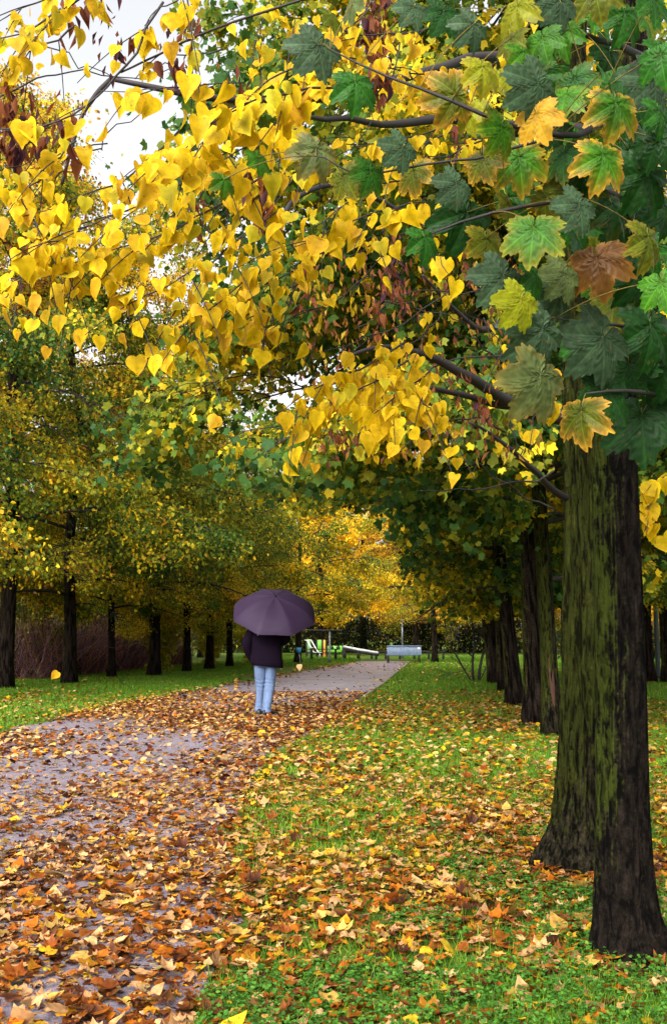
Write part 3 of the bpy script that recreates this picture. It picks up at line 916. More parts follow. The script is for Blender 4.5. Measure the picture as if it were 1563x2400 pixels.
# centre lower sprays
spray([(800, 560, 3.3), (690, 620, 3.2), (600, 680, 3.1), (500, 740, 3.1)], 36, S1, 5, 2, 4, 15)
spray([(720, 640, 3.4), (640, 690, 3.3), (560, 760, 3.2), (460, 800, 3.2)], 30, S1, 4, 2, 4, 16)
spray([(640, 740, 3.4), (590, 765, 3.3), (620, 800, 3.3)], 14, S1, 3, 2, 2, 17)
spray([(860, 640, 3.4), (780, 700, 3.4), (660, 740, 3.4), (660, 780, 3.4)], 16, S1 * .95, 4, 2, 2, 18, .5, .03)
spray([(940, 800, 3.7), (840, 860, 3.5), (740, 890, 3.4), (630, 970, 3.3)], 84, S1 * 1.05, 6, 2, 5, 19)
spray([(960, 830, 3.7), (860, 900, 3.5), (780, 930, 3.4), (680, 970, 3.4)], 72, S1 * 1.05, 5, 2, 4, 20)
spray([(1000, 860, 3.7), (930, 910, 3.5), (880, 960, 3.4), (880, 1010, 3.4)], 60, S1 * 1.05, 5, 2, 4, 21)
spray([(960, 900, 3.6), (990, 940, 3.5), (1040, 980, 3.5)], 40, S1 * 1.0, 4, 2, 3, 22)
spray([(1060, 660, 3.6), (960, 740, 3.6), (850, 790, 3.6), (740, 820, 3.6)], 12, S1, 4, 2, 3, 23, .5, .04)
spray([(1040, 700, 3.7), (1000, 760, 3.7), (960, 800, 3.7), (900, 800, 3.7)], 14, S1, 4, 2, 2, 24, .5, .03)
spray([(1120, 740, 3.7), (1160, 800, 3.7), (1175, 850, 3.7)], 8, S1, 3, 2, 1, 25)
spray([(1320, 900, 4.2), (1250, 960, 4.0), (1230, 1000, 3.9), (1230, 1050, 3.9)], 10, S2, 3, 2, 1, 26)
spray([(1310, 860, 4.0), (1270, 880, 4.0), (1265, 930, 4.0)], 6, S1, 3, 2, 0, 27)
spray([(1000, 560, 3.2), (1030, 600, 3.1), (1040, 640, 3.1)], 4, S2 * 1.1, 3, 2, 0, 28)
# upper middle
spray([(1000, 470, 3.2), (900, 480, 3.1), (800, 520, 3.0), (640, 590, 3.0)], 44, S1 * 1.05, 5, 2, 5, 29)
spray([(960, 420, 3.3), (860, 430, 3.2), (760, 500, 3.1), (690, 560, 3.1)], 24, S1 * 1.05, 5, 2, 4, 30)
spray([(1050, 500, 3.4), (950, 540, 3.3), (880, 560, 3.2), (800, 600, 3.2)], 12, S1, 4, 2, 4, 31)
spray([(1060, 60, 3.3), (900, 90, 3.2), (760, 60, 3.1), (620, 30, 3.0)], 56, S1, 6, 2, 5, 32)
spray([(1060, 160, 3.4), (960, 180, 3.3), (860, 140, 3.2), (680, 110, 3.1)], 52, S1, 5, 2, 5, 33)
spray([(1100, 240, 3.5), (1000, 320, 3.4), (900, 330, 3.3), (780, 330, 3.2), (640, 360, 3.1)], 44, S1, 5, 2, 5, 34)
spray([(1120, 330, 3.6), (1020, 370, 3.5), (930, 400, 3.4), (840, 400, 3.3)], 28, S1, 5, 2, 4, 35)
spray([(860, 20, 3.2), (780, 100, 3.1), (740, 180, 3.0), (640, 230, 3.0)], 40, S1, 5, 2, 4, 36)
spray([(760, 340, 3.2), (690, 400, 3.1), (640, 450, 3.1), (640, 500, 3.1)], 18, S1, 4, 2, 3, 37)
spray([(620, 350, 3.2), (560, 400, 3.2), (530, 470, 3.2), (490, 510, 3.2)], 24, S1, 4, 2, 3, 38)
# top left corner and top
spray([(260, -40, 2.9), (151, 20, 2.9), (80, 60, 2.9), (0, 90, 2.9)], 34, S2, 8, 3, 4, 39)
spray([(200, -60, 3.0), (120, 0, 3.0), (40, 20, 3.0), (-20, 60, 3.0)], 26, S1, 6, 2, 3, 40)
spray([(180, 60, 3.0), (110, 100, 3.0), (60, 130, 3.0), (-10, 170, 3.0)], 24, S1, 6, 2, 3, 41)
spray([(372, 5, 2.8), (347, 65, 2.8), (312, 126, 2.8), (282, 171, 2.8), (251, 211, 2.8), (191, 251, 2.8), (131, 282, 2.8), (65, 297, 2.8), (-10, 302, 2.8)], 22, S2, 7, 4, 3, 42)
spray([(470, -30, 2.8), (420, 0, 2.8), (350, 30, 2.8), (330, 60, 2.8)], 14, S2, 5, 2, 2, 43)
spray([(900, -60, 3.0), (560, 40, 3.0), (433, 88, 2.9), (372, 116, 2.9), (302, 156, 2.85), (282, 171, 2.8)], 8, S1, 7, 5, 1, 44)
spray([(176, 322, 2.9), (110, 400, 2.9), (45, 458, 2.9)], 22, S1, 5, 3, 3, 45)
spray([(250, 330, 3.0), (180, 340, 3.0), (120, 350, 3.0), (0, 400, 3.0)], 26, S1, 4, 2, 4, 46)
spray([(640, -40, 3.1), (620, 30, 3.1), (600, 80, 3.1), (580, 190, 3.1)], 16, S1, 4, 2, 2, 47)
spray([(440, -20, 3.0), (445, 70, 3.0), (440, 130, 3.0), (470, 220, 3.0)], 8, S1, 5, 3, 1, 48)
# right edge, behind the trunks
spray([(1420, -30, 6.6), (1400, 40, 6.5), (1370, 110, 6.5)], 40, .09, 4, 2, 3, 49)
spray([(1300, 20, 6.4), (1400, 160, 6.4), (1390, 230, 6.3)], 44, .085, 4, 2, 3, 50)
spray([(1560, 1090, 4.6), (1510, 1140, 4.5), (1500, 1200, 4.5), (1495, 1240, 4.5)], 26, .085, 4, 2, 3, 51)
spray([(1570, 700, 5.0), (1520, 730, 5.0), (1510, 770, 5.0)], 14, .07, 4, 2, 2, 52)
spray([(1240, 40, 4.2), (1180, 130, 4.1), (1120, 160, 4.0), (1080, 270, 3.9)], 44, S1, 4, 2, 4, 53)
spray([(1300, 260, 4.6), (1180, 300, 4.4), (1060, 340, 4.2), (980, 330, 4.0)], 30, S1, 4, 2, 4, 54)
# bare thin twigs crossing
rng = np.random.default_rng(77)
for k, L in enumerate([
    [(0, 230, 3.2), (120, 180, 3.2), (260, 185, 3.2), (420, 160, 3.2)],
    [(20, 60, 3.2), (90, 90, 3.2), (180, 150, 3.2), (260, 180, 3.2)],
    [(500, 120, 3.4), (420, 140, 3.4), (330, 165, 3.4)],
    [(0, 360, 3.1), (90, 310, 3.1), (190, 260, 3.1)], [(100, 440, 3.1), (230, 330, 3.1), (360, 240, 3.1)],
    [(480, 230, 3.1), (500, 300, 3.1), (530, 360, 3.1), (560, 370, 3.1)],
    [(470, 440, 3.2), (475, 520, 3.2), (510, 560, 3.3)],
    [(880, 0, 3.4), (780, 100, 3.4), (690, 200, 3.3)], [(940, 30, 3.5), (930, 120, 3.5), (880, 220, 3.5), (830, 330, 3.5)],
    [(1060, 300, 3.8), (950, 370, 3.7), (880, 400, 3.6), (760, 480, 3.5)],
    [(1250, 640, 4.8), (1120, 680, 4.6), (960, 680, 4.5), (820, 760, 4.4)],
    [(1260, 820, 5.0), (1100, 830, 4.9), (960, 870, 4.8), (860, 860, 4.6)],
    [(1180, 1000, 5.1), (1080, 960, 5.0), (1000, 990, 4.9), (920, 1060, 4.8)],
    [(1290, 1100, 5.4), (1180, 1130, 5.3), (1080, 1130, 5.2), (980, 1140, 5.0)],
    [(1290, 1180, 5.5), (1200, 1150, 5.4), (1120, 1080, 5.3), (1040, 1060, 5.2)],
    [(1180, 930, 5.1), (1190, 1000, 5.1), (1230, 1080, 5.2)], [(1100, 780, 5.0), (1160, 840, 5.1), (1200, 930, 5.2)],
    [(1000, 560, 4.6), (1060, 680, 4.8), (1100, 770, 5.0)], [(900, 700, 4.6), (1010, 720, 4.8), (1080, 760, 5.0)]]):
    limb(TW, L, 5, 2.2, 18, 5, .05, 200 + k)
LB.V += TW.V; LB.F3 += [f + LB.n for f in TW.F3]; LB.F4 += [f + LB.n for f in TW.F4]; LB.n += TW.n
child(LB.build('branches', M['twig'], lin), lin)

rng = np.random.default_rng(12)
lv = Leaves()
for p, n, size, drop, spr in SPR:
    if n <= 0: continue
    u = (np.arange(n) + rng.random(n)) / n * (len(p) - 1.01); i0 = u.astype(int); f = (u - i0)[:, None]
    P = p[i0] * (1 - f) + p[i0 + 1] * f
    P = P + rng.normal(size=P.shape) * np.array([spr, spr * 1.6, spr * .6])
    az = rng.normal(size=n) * 1.0
    Nn = np.stack([np.sin(az) * .8, -np.cos(az) * .8, .55 + .3 * rng.normal(size=n)], -1)
    Ya = np.stack([rng.normal(size=n) * .38, -.25 + rng.normal(size=n) * .3, -np.ones(n)], -1)
    P = P - np.array([0, 0, size * .12])
    g = rng.random(n)
    C = np.where(g[:, None] < .12, (.55, .46, .015), np.where(g[:, None] < .22, (.74, .42, .015), (.76, .51, .006))) * rng.uniform(.82, 1.1, (n, 1))
    tid = rng.integers(0, 8, n); S = size * rng.uniform(.5, 1.12, n)
    for k in range(8):
        m = tid == k
        lv.add(HEART[k], P[m], Ya[m], Nn[m], S[m], C[m], (.55, .26, .015), .6 * rng.random(m.sum()) ** 2, .66, rng.uniform(.85, 1.25, m.sum()))
child(lv.build('crown', M['leaf_linden'], lin), lin)
# withered brown leaves and seed bracts still hanging
lv = Leaves()
BRN = [(45, 290, 3.0, 26), (105, 300, 3.0, 10), (160, 300, 3.0, 14), (30, 320, 3.0, 14), (600, 430, 3.1, 14), (610, 470, 3.1, 12), (870, 60, 3.5, 60), (880, 150, 3.5, 40), (790, 120, 3.3, 5), (430, 80, 3.0, 8), (400, 140, 3.0, 10),
       (165, 20, 3.1, 8), (240, 10, 3.0, 10), (520, 250, 3.0, 8), (880, 720, 4.0, 12), (930, 660, 4.2, 12), (1110, 940, 5.0, 14), (910, 600, 4.4, 20), (450, 470, 3.3, 6), (265, 100, 3.2, 6), (560, 210, 3.2, 8), (60, 570, 3.0, 3), (1050, 330, 3.8, 8), (700, 640, 4.4, 16), (780, 1020, 5, 8)]
for x, y, Y, n in BRN:
    n = int(n * 1.8) + 4
    c = at(x, y, Y); h = .10 if n < 30 else .16
    P = c + rng.normal(size=(n, 3)) * np.array([.025, .05, h * .55])
    C = pick(rng, [(.12, .03, .012), (.2, .06, .02), (.06, .02, .03), (.3, .1, .03)], [4, 3, 2, 1], n)
    lv.add(DIAM, P, np.stack([rng.normal(size=n) * .3, rng.normal(size=n) * .3, -np.ones(n)], -1), rng.normal(size=(n, 3)), .055 * rng.uniform(.4, 1.3, n), C, None, 0, 1.0, .45)
    m = max(1, n // 6); lv.add(HEART[4], P[:m], np.stack([rng.normal(size=m) * .2, rng.normal(size=m) * .2, -np.ones(m)], -1), rng.normal(size=(m, 3)), .06 * rng.uniform(.6, 1.2, m), C[:m], None, 0, .8, .6)
# finer scattering of brown bracts along the limbs
n = 900
q = rng.random((n, 2)); P = np.array([at(700 + 560 * a, 560 + 500 * b, 4.3 + 1.3 * rng.random()) for a, b in q])
C = pick(rng, [(.14, .04, .02), (.18, .06, .015), (.28, .12, .02), (.4, .27, .015)], [4, 3, 2, 2], n)
lv.add(DIAM, P, np.stack([rng.normal(size=n) * .4, rng.normal(size=n) * .4, -np.ones(n)], -1), rng.normal(size=(n, 3)), .045 * rng.uniform(.5, 1.4, n), C, None, 0, 1.0, .5)
child(lv.build('withered_leaves', M['leaf_far'], lin), lin)

# sycamore leaves: x, y, size px, tip angle (0 = down, + = to the right), turn away, colour, edge
SL = MB()
limb(SL, [(1470, 150, 4.0), (1522, 150, 3.6), (1451, 116, 3.3), (1386, 91, 3.1), (1310, 66, 3.0), (1200, 40, 2.9)], 26, 6, 20, 8, .02, 31)
limb(SL, [(1455, 320, 4.0), (1480, 300, 3.4), (1440, 260, 2.9), (1380, 300, 2.6), (1280, 320, 2.4), (1160, 290, 2.4), (1040, 210, 2.4), (900, 190, 2.4), (760, 110, 2.4)], 24, 4, 30, 8, .02, 32)
limb(SL, [(1445, 560, 4.0), (1470, 480, 3.3), (1420, 440, 2.8), (1330, 460, 2.5), (1200, 480, 2.4), (1100, 490, 2.4), (1000, 540, 2.4)], 22, 4, 26, 8, .02, 33)
limb(SL, [(1440, 760, 4.0), (1500, 680, 3.2), (1440, 640, 2.7), (1340, 640, 2.5), (1240, 690, 2.4), (1170, 650, 2.4)], 20, 4, 24, 8, .02, 34)
limb(SL, [(1435, 900, 4.0), (1520, 840, 3.2), (1500, 760, 2.7), (1400, 760, 2.5), (1290, 740, 2.4)], 18, 4, 22, 8, .02, 35)
limb(SL, [(1440, 990, 4.0), (1560, 940, 3.0), (1500, 900, 2.6), (1440, 910, 2.5), (1360, 920, 2.5)], 18, 4, 22, 8, .02, 36)
limb(SL, [(1280, 320, 2.4), (1120, 360, 2.4), (960, 390, 2.4), (820, 400, 2.4), (730, 360, 2.4)], 8, 3, 20, 6, .02, 37)
_sv = [np.asarray(v) for v in SL.V]
TWPTS = np.vstack([v[:-2].reshape(-1, 8 if len(v) % 8 == 2 else 6, 3).mean(1) for v in _sv])
CC = {'g': (.016, .072, .006), 'd': (.008, .037, .005), 'G': (.030, .105, .004), 'o': (.065, .080, .004), 'y': (.19, .20, .006), 'b': (.06, .024, .004), 'a': (.36, .20, .008), 's': (.035, .065, .03), 'p': (.075, .10, .03)}  # 's' is a greyed green: sky sheen put into the leaf colour
SYCL = [
    (825, 195, 95, 5, 15, 'g', 0), (740, 110, 110, -35, 50, 's', 0), (735, 350, 95, -25, 50, 'p', .3), (800, 410, 80, 20, 30, 'o', .2), (935, 345, 80, -40, 66, 's', 0), (960, 400, 80, 0, 30, 'o', .7),
    (1060, 225, 110, -75, 58, 'o', .9), (1030, 30, 85, -20, 20, 'd', 0), (1100, 60, 80, -35, 62, 's', 0), (1120, 160, 90, 10, 20, 'y', .3), (1165, 180, 80, 25, 30, 'y', .2), (1250, 200, 120, -50, 68, 's', 0),
    (1165, 300, 100, -20, 25, 'G', .3), (1245, 270, 95, 15, 25, 'a', .5), (1205, 370, 110, 5, 12, 'G', .7), (1120, 370, 85, 15, 30, 'o', .6), (1335, 185, 85, 25, 25, 'g', .1), (1315, 225, 90, -20, 20, 'G', .2),
    (1430, 245, 115, -5, 15, 'G', .8), (1400, 365, 115, -8, 10, 'G', 1), (1310, 360, 95, -10, 35, 'd', .1), (1500, 405, 130, -20, 20, 'd', 0), (1530, 330, 100, 20, 30, 'd', 0), (1520, 190, 120, -40, 55, 's', 0),
    (1085, 500, 130, -15, 18, 'd', 0), (1240, 535, 120, -10, 10, 'G', .3), (985, 555, 80, 10, 25, 'g', 0), (1130, 560, 100, 5, 25, 'o', .3), (1345, 480, 95, -30, 62, 's', 0), (1420, 480, 110, 10, 25, 'd', .1),
    (1170, 645, 115, -35, 55, 's', 0), (1310, 640, 90, -30, 60, 'p', 0), (1385, 605, 120, 5, 20, 'b', .2), (1300, 690, 100, -15, 35, 's', 0), (1210, 700, 100, -30, 66, 'y', 0), (1260, 770, 130, -42, 68, 's', 0),
    (1400, 790, 150, -38, 40, 's', 0), (1255, 880, 150, -28, 70, 'p', .2), (1410, 910, 130, -5, 20, 'd', 0), (1490, 970, 150, 0, 12, 'd', 0), (1350, 960, 105, -5, 30, 'o', .8), (1510, 760, 140, 0, 20, 'd', 0),
    (1430, 690, 130, -15, 25, 'o', .2), (1505, 555, 110, 0, 30, 'o', .2), (1535, 660, 95, 10, 30, 'G', 0), (1200, 20, 100, -10, 35, 'y', .1), (1215, 125, 85, 15, 25, 'G', .1), (1300, 5, 100, -40, 62, 's', 0),
    (1380, -20, 100, 10, 20, 'o', .1), (1535, 130, 100, 0, 25, 'g', 0), (1515, 0, 95, 10, 20, 'g', 0), (1260, 90, 80, 5, 30, 'G', 0), (1340, 560, 90, 20, 40, 'd', 0), (1480, 640, 110, -25, 30, 'd', 0), (1460, 350, 90, 30, 35, 'd', 0),
    (1270, 460, 95, 30, 40, 'o', .3), (1350, 420, 85, 40, 45, 'd', .1), (1180, 480, 85, 10, 40, 'o', .2), (1060, 430, 80, -40, 62, 's', 0), (860, 400, 85, -10, 30, 'g', .1), (1540, 480, 100, 10, 30, 'd', 0), (1550, 860, 120, 20, 30, 'd', 0),
    (820, 10, 70, -10, 40, 'p', 0), (770, 40, 65, 20, 30, 'o', 0), (960, 20, 70, -30, 55, 's', 0), (1190, 90, 75, -20, 30, 'o', .1), (1240, 640, 80, 10, 35, 'g', 0), (1090, 260, 75, 0, 35, 'y', .2), (600, 370, 60, 15, 30, 'G', 0), (520, 420, 60, 10, 30, 'G', .2),
    (1450, 180, 90, -15, 35, 'd', 0), (1530, 260, 90, 10, 30, 'g', 0), (1400, 170, 80, 30, 40, 'g', 0), (1290, 300, 75, 0, 40, 'd', 0), (1460, 850, 100, 15, 35, 'd', 0)]
rng = np.random.default_rng(13)
lv = Leaves(); PT = MB()
for k in range(42):     # further leaves in the layers behind
    x = 1560 - abs(rng.normal()) * 170; y = rng.uniform(-30, 820)
    if x < 1100 + max(0, y - 450) * .45: continue
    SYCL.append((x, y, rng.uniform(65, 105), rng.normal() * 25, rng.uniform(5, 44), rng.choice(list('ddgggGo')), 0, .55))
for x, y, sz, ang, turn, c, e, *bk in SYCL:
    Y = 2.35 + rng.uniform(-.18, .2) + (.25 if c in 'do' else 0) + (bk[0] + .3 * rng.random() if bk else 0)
    P = at(x, y - sz * .05, Y)
    S = sz * .85 * K * Y / F
    a = math.radians(ang)
    tip = np.array([math.sin(a), -.12, -math.cos(a)])
    nr = np.array([0, -1.0, .25])
    tn = math.radians(turn * (1 if turn > 45 else 1.35 * rng.choice((-1, 1))))
    tp = norm(tip)
    X0 = norm(np.cross(tp, nr)); N0 = np.cross(X0, tp)
    if turn > 45:   # seen nearly edge-on, upper face to the sky
        up = np.array([0, 0, 1.0]); up = norm(up - tp * up.dot(tp))
        N1 = norm(N0 * math.cos(tn) + (up * .5 + X0 * .9 * np.sign(math.sin(a) or 1)) * math.sin(tn))
    else:
        N1 = N0 * math.cos(tn) + X0 * math.sin(tn) + np.array([0, 0, .2 + .35 * rng.normal()])
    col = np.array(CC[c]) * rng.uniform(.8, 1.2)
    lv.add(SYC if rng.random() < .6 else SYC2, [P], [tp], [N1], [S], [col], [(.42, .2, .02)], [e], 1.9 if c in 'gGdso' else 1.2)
    d = np.linalg.norm(TWPTS - P - np.array([0, 0, .07]), axis=1); tpnt = TWPTS[d.argmin()]
    s = np.linspace(0, 1, 8)[:, None]
    ln = np.linalg.norm(tpnt - P)
    q = P * (1 - s) + tpnt * s + np.array([0, 0, 1]) * (.25 * ln * s * (1 - s)) - tp * 0
    PT.tube(q, .0014, 5)
child(SL.build('branches', M['twig'], syc), syc)
lv.shapes(PT, (.16, .12, .03))
child(lv.build('crown', M['leaf_syc'], syc), syc)

# ------------------------------------------------------------------ fallen leaves
rng = np.random.default_rng(3)


def litter_density(X, Y):
    L_, R2 = pathL(Y), pathR(Y); u = (X - L_) / (R2 - L_)
    on = (u > 0) & (u < 1)
    nz = fbm(np.stack([X * .55, Y * .4], -1), 17, 3)
    d = np.zeros_like(X)
    near = np.interp(u, [0, .25, .5, .75, 1], [.42, .3, .58, .95, 1])
    midl = np.interp(u, [0, .12, .35, .65, .85, 1], [.85, .6, .38, .42, .85, .95])
    man = np.interp(u, [0, .2, .5, 1], [.9, .6, .85, 1])
    far = np.interp(u, [0, .12, .3, .9, 1], [.7, .3, .07, .07, .3])
    dp = np.where(Y < 8, near, np.where(Y < 9.5, near + (midl - near) * (Y - 8) / 1.5, np.where(Y < 13.5, midl, np.where(Y < 15, midl + (man - midl) * (Y - 13.5) / 1.5, np.where(Y < 21.5, man, np.where(Y < 25, man + (far - man) * (Y - 21.5) / 3.5, far))))))
    right = np.interp(Y, [2, 3.4, 4.2, 5, 7, 8.2, 9.5, 11, 14, 16, 19, 21, 26, 40], [.26, .36, .66, 1.1, 1.05, .75, .42, .30, .30, .42, .55, .24, .16, .14])
    edge = np.exp(-np.clip(X - R2, 0, 9) / .6) * .35 * (Y < 20)
    left = .07 + .75 * np.exp(-np.clip(L_ - X, 0, 9) / .28) + .25 * (X < -6.2) * (Y < 50)
    d = np.where(on, dp, np.where(u >= 1, right + edge, left))
    foot = sum(np.exp(-((X - b[0]) ** 2 + (Y - b[1]) ** 2) / .16) for b in (G(1452, 2222), G(1352, 2010)))
    return d * np.clip(.05 + 2.3 * (nz - .17), .08, 1.35) + .7 * foot


def scatter(n, x0, x1, y0, y1):
    X = rng.uniform(x0, x1, n); Y = rng.uniform(y0, y1, n)
    k = rng.random(n) < litter_density(X, Y)
    # bases of the trunks stay clear
    for b, r in ((syc_base, .12), (lin_base, .17), (G(606, 1656), .2), (G(624, 1664), .24)): k &= (X - b[0]) ** 2 + (Y - b[1]) ** 2 > r * r
    return X[k], Y[k]


LC = [(.58, .31, .13), (.60, .36, .075), (.64, .40, .012), (.56, .24, .008), (.40, .105, .005), (.20, .047, .005), (.06, .016, .008), (.64, .44, .18)]
def litter_cols(X, Y):
    u = (X - pathL(Y)) / (pathR(Y) - pathL(Y)); on = (u > 0) & (u < 1)
    n = len(X)
    a = pick(rng, LC, [5.5, 1.8, .35, 1.2, 2.4, 3.0, 3.2, 1.2], n)           # path: pale pinkish
    b = pick(rng, LC, [2.6, 3, 1.5, 1.8, 2.0, 2.0, 1.7, 1.2], n)          # lawn: yellow
    c = pick(rng, LC, [2.4, 1.0, .35, 1.6, 3.6, 3.8, 2.8, .5], n)      # near: rust
    nearw = np.clip((7.2 - Y) / 2.5, 0, 1) * np.clip((X + 1.7) / 1.0, 0, 1)
    o = np.where((rng.random(n) < nearw * .7)[:, None], c, np.where(on[:, None], a, b))
    return o * rng.uniform(.42, 1.0, (n, 1))


near, far = Leaves(), Leaves()
X, Y = scatter(58000, -5.6, 3.4, 2.3, 9.5)
n = len(X)
z = .012 + rng.random(n) ** 2 * .035
tilt = .13 + .35 * (rng.random(n) < .12)
Nn = norm(np.stack([rng.normal(size=n) * tilt, rng.normal(size=n) * tilt, np.ones(n)], -1))
fl = rng.random(n) < .45; Nn[fl] *= -1
az = rng.uniform(0, 2 * PI, n); Ya = np.stack([np.cos(az), np.sin(az), np.zeros(n)], -1)
Ya = norm(Ya - Nn * (Ya * Nn).sum(1, keepdims=True))
S = np.where(rng.random(n) < np.where(X > pathR(Y) - 1.5, .24, .06), .051, .031) * rng.uniform(.6, 1.3, n)
P = np.stack([X, Y, z], -1) - Ya * S[:, None] * .3
C = litter_cols(X, Y); tid = rng.integers(0, 5, n); isheart = rng.random(n) < .4
for k in range(5):
    m = (tid == k) & ~isheart
    near.add(LIT[k], P[m], Ya[m], Nn[m], S[m], C[m], (.3, .1, .02), .4 * rng.random(m.sum()), .75)
for k in range(4):
    m = (tid % 4 == k) & isheart
    near.add(HEART[k], P[m], Ya[m], Nn[m], S[m] * 1.25, C[m], (.4, .16, .02), .3 * rng.random(m.sum()), .75)
X = rng.uniform(-5.6, 3.2, 60000); Y = rng.uniform(2.3, 17, 60000)      # trodden scraps
k = rng.random(60000) < np.clip(litter_density(X, Y), 0, .8) * .9 * (X < pathR(Y) + .2); X, Y = X[k], Y[k]; n = len(X)
az = rng.uniform(0, 2 * PI, n)
near.add(DIAM, np.stack([X, Y, .018 + rng.random(n) * .006], -1), np.stack([np.cos(az), np.sin(az), 0 * az], -1), norm(np.stack([rng.normal(size=n) * .1, rng.normal(size=n) * .1, np.ones(n)], -1)), rng.uniform(.012, .034, n), litter_cols(X, Y) * .85)
tag(near.build('fallen_leaves', M['litter']), kind='stuff')
for cnt, box, sz in ((70000, (-7, 6.5, 9.5, 24), .076), (26000, (-11, 13, 24, 52), .1)):
    X, Y = scatter(cnt, *box); n = len(X)
    Nn = norm(np.stack([rng.normal(size=n) * .35, rng.normal(size=n) * .35, np.ones(n)], -1))
    az = rng.uniform(0, 2 * PI, n); Ya = np.stack([np.cos(az), np.sin(az), np.zeros(n)], -1)
    Ya = norm(Ya - Nn * (Ya * Nn).sum(1, keepdims=True))
    P = np.stack([X, Y, .015 + rng.random(n) * .035], -1); S = sz * rng.uniform(.6, 1.3, n); C = litter_cols(X, Y)
    m = rng.random(n) < .5
    far.add(MAP_LO, P[m], Ya[m], Nn[m], S[m] * .65, C[m]); far.add(KITE, P[~m], Ya[~m], Nn[~m], S[~m], C[~m])
tag(far.build('distant_fallen_leaves', M['litter']), kind='stuff')

# ------------------------------------------------------------------ grass and clover
BLADE = (np.array([[-.5, 0, 0], [.5, 0, 0], [.32, .55, .04], [-.32, .55, .04], [0, 1, .16]]), np.array([[0, 1, 2], [0, 2, 3], [3, 2, 4]]), np.zeros(5), np.zeros(5))


def blades(X, Y, h, wd, C):
    n = len(X)
    az = rng.uniform(0, 2 * PI, n)
    Ya = norm(np.stack([rng.normal(size=n) * .38, rng.normal(size=n) * .38, np.ones(n)], -1))
    Nn = np.stack([np.cos(az), np.sin(az), np.zeros(n)], -1)
    X_ = norm(np.cross(Ya, Nn)); Z_ = np.cross(X_, Ya)
    tv, tf = BLADE[0], BLADE[1]
    V = np.stack([X, Y, np.zeros(n)], -1)[:, None] + tv[None, :, 0:1] * X_[:, None] * wd[:, None, None] + (tv[None, :, 1:2] * Ya[:, None] + tv[None, :, 2:3] * Z_[:, None]) * h[:, None, None]
    return V.reshape(-1, 3), (tf[None] + (np.arange(n) * 5)[:, None, None]).reshape(-1, 3), np.repeat(C, 5, 0)


def grass_zone(n, x0, x1, y0, y1, h, wd, thr, amt):
    X = rng.uniform(x0, x1, n); Y = rng.uniform(y0, y1, n)
    u = (X - pathL(Y)) / (pathR(Y) - pathL(Y))
    nz = fbm(np.stack([X * .9, Y * .7], -1), 23, 3)
    lit = litter_density(X, Y)
    k = ((u < -.01) | (u > 1.01)) & (rng.random(n) < np.clip((nz - thr) * 6 + amt, .04, 1) * np.clip(1.35 - lit, .2, 1))
    X, Y = X[k], Y[k]; n = len(X)
    C = pick(rng, [(.08, .205, .008), (.125, .27, .010), (.055, .145, .008), (.24, .29, .02)], [3, 3, 2, 1], n) * rng.uniform(.7, 1.2, (n, 1))
    return blades(X, Y, h * rng.uniform(.5, 1.3, n), wd * rng.uniform(.7, 1.3, n), C)


gz = [grass_zone(90000, -.9, 3.6, 2.3, 6.5, .06, .0038, .42, .3), grass_zone(120000, -1.0, 6.0, 6.5, 15, .06, .006, .40, .45),
      grass_zone(120000, -.4, 14, 15, 45, .07, .014, .2, .8), grass_zone(120000, -11, -3.0, 12, 50, .07, .012, .2, .9), grass_zone(40000, -6, 16, 45, 74, .08, .03, .1, 1.0), grass_zone(30000, 14, 30, 25, 60, .08, .025, .1, 1.0)]
V, T, C, o_ = [], [], [], 0
for v, t, c in gz: V.append(v); T.append(t + o_); C.append(c); o_ += len(v)
tag(link('grass', make_mesh('grass', np.vstack(V), [np.vstack(T)], False, np.vstack(C)), M['grass']), kind='stuff')

# clover and small weeds in the near grass
ROUND = (np.array([[0, 0, 0], [.3, .25, .06], [.42, .6, .1], [.25, .92, .06], [0, .84, 0], [-.25, .92, .06], [-.42, .6, .1], [-.3, .25, .06]]),
         np.array([[0, 1, 2], [0, 2, 3], [0, 3, 4], [0, 4, 5], [0, 5, 6], [0, 6, 7]]), np.zeros(8), np.zeros(8))
n = 46000
X = rng.uniform(-.8, 3.2, n); Y = rng.uniform(2.5, 6.8, n)
nz = fbm(np.stack([X * 1.3, Y * .9], -1), 41, 3)
w_ = np.interp(Y, [2.5, 3.3, 3.9, 4.3, 5, 6.8], [.17, .17, .14, -.02, -.01, -.09]) + np.clip((X - .1) * .08, -.1, .08)
k = (nz + w_ + .10 * np.clip((X - .7), -1, .6) > .60) & (X > pathR(Y) + .05) & (rng.random(n) < .8)
X, Y = X[k], Y[k]; n = len(X)
lv = Leaves(); h = rng.uniform(.015, .06, n)
for j in range(3):
    az = rng.uniform(0, 2 * PI, n) + j * 2.1
    Ya = np.stack([np.cos(az), np.sin(az), rng.normal(size=n) * .25], -1)
    lv.add(ROUND, np.stack([X, Y, h], -1), Ya, norm(np.stack([rng.normal(size=n) * .3, rng.normal(size=n) * .3 - .15, np.ones(n)], -1)), rng.uniform(.009, .019, n),
           pick(rng, [(.045, .15, .014), (.07, .20, .02), (.03, .10, .012), (.12, .24, .03)], [3, 3, 2, 1], n))
tag(lv.build('clover', M['grass']), kind='stuff')

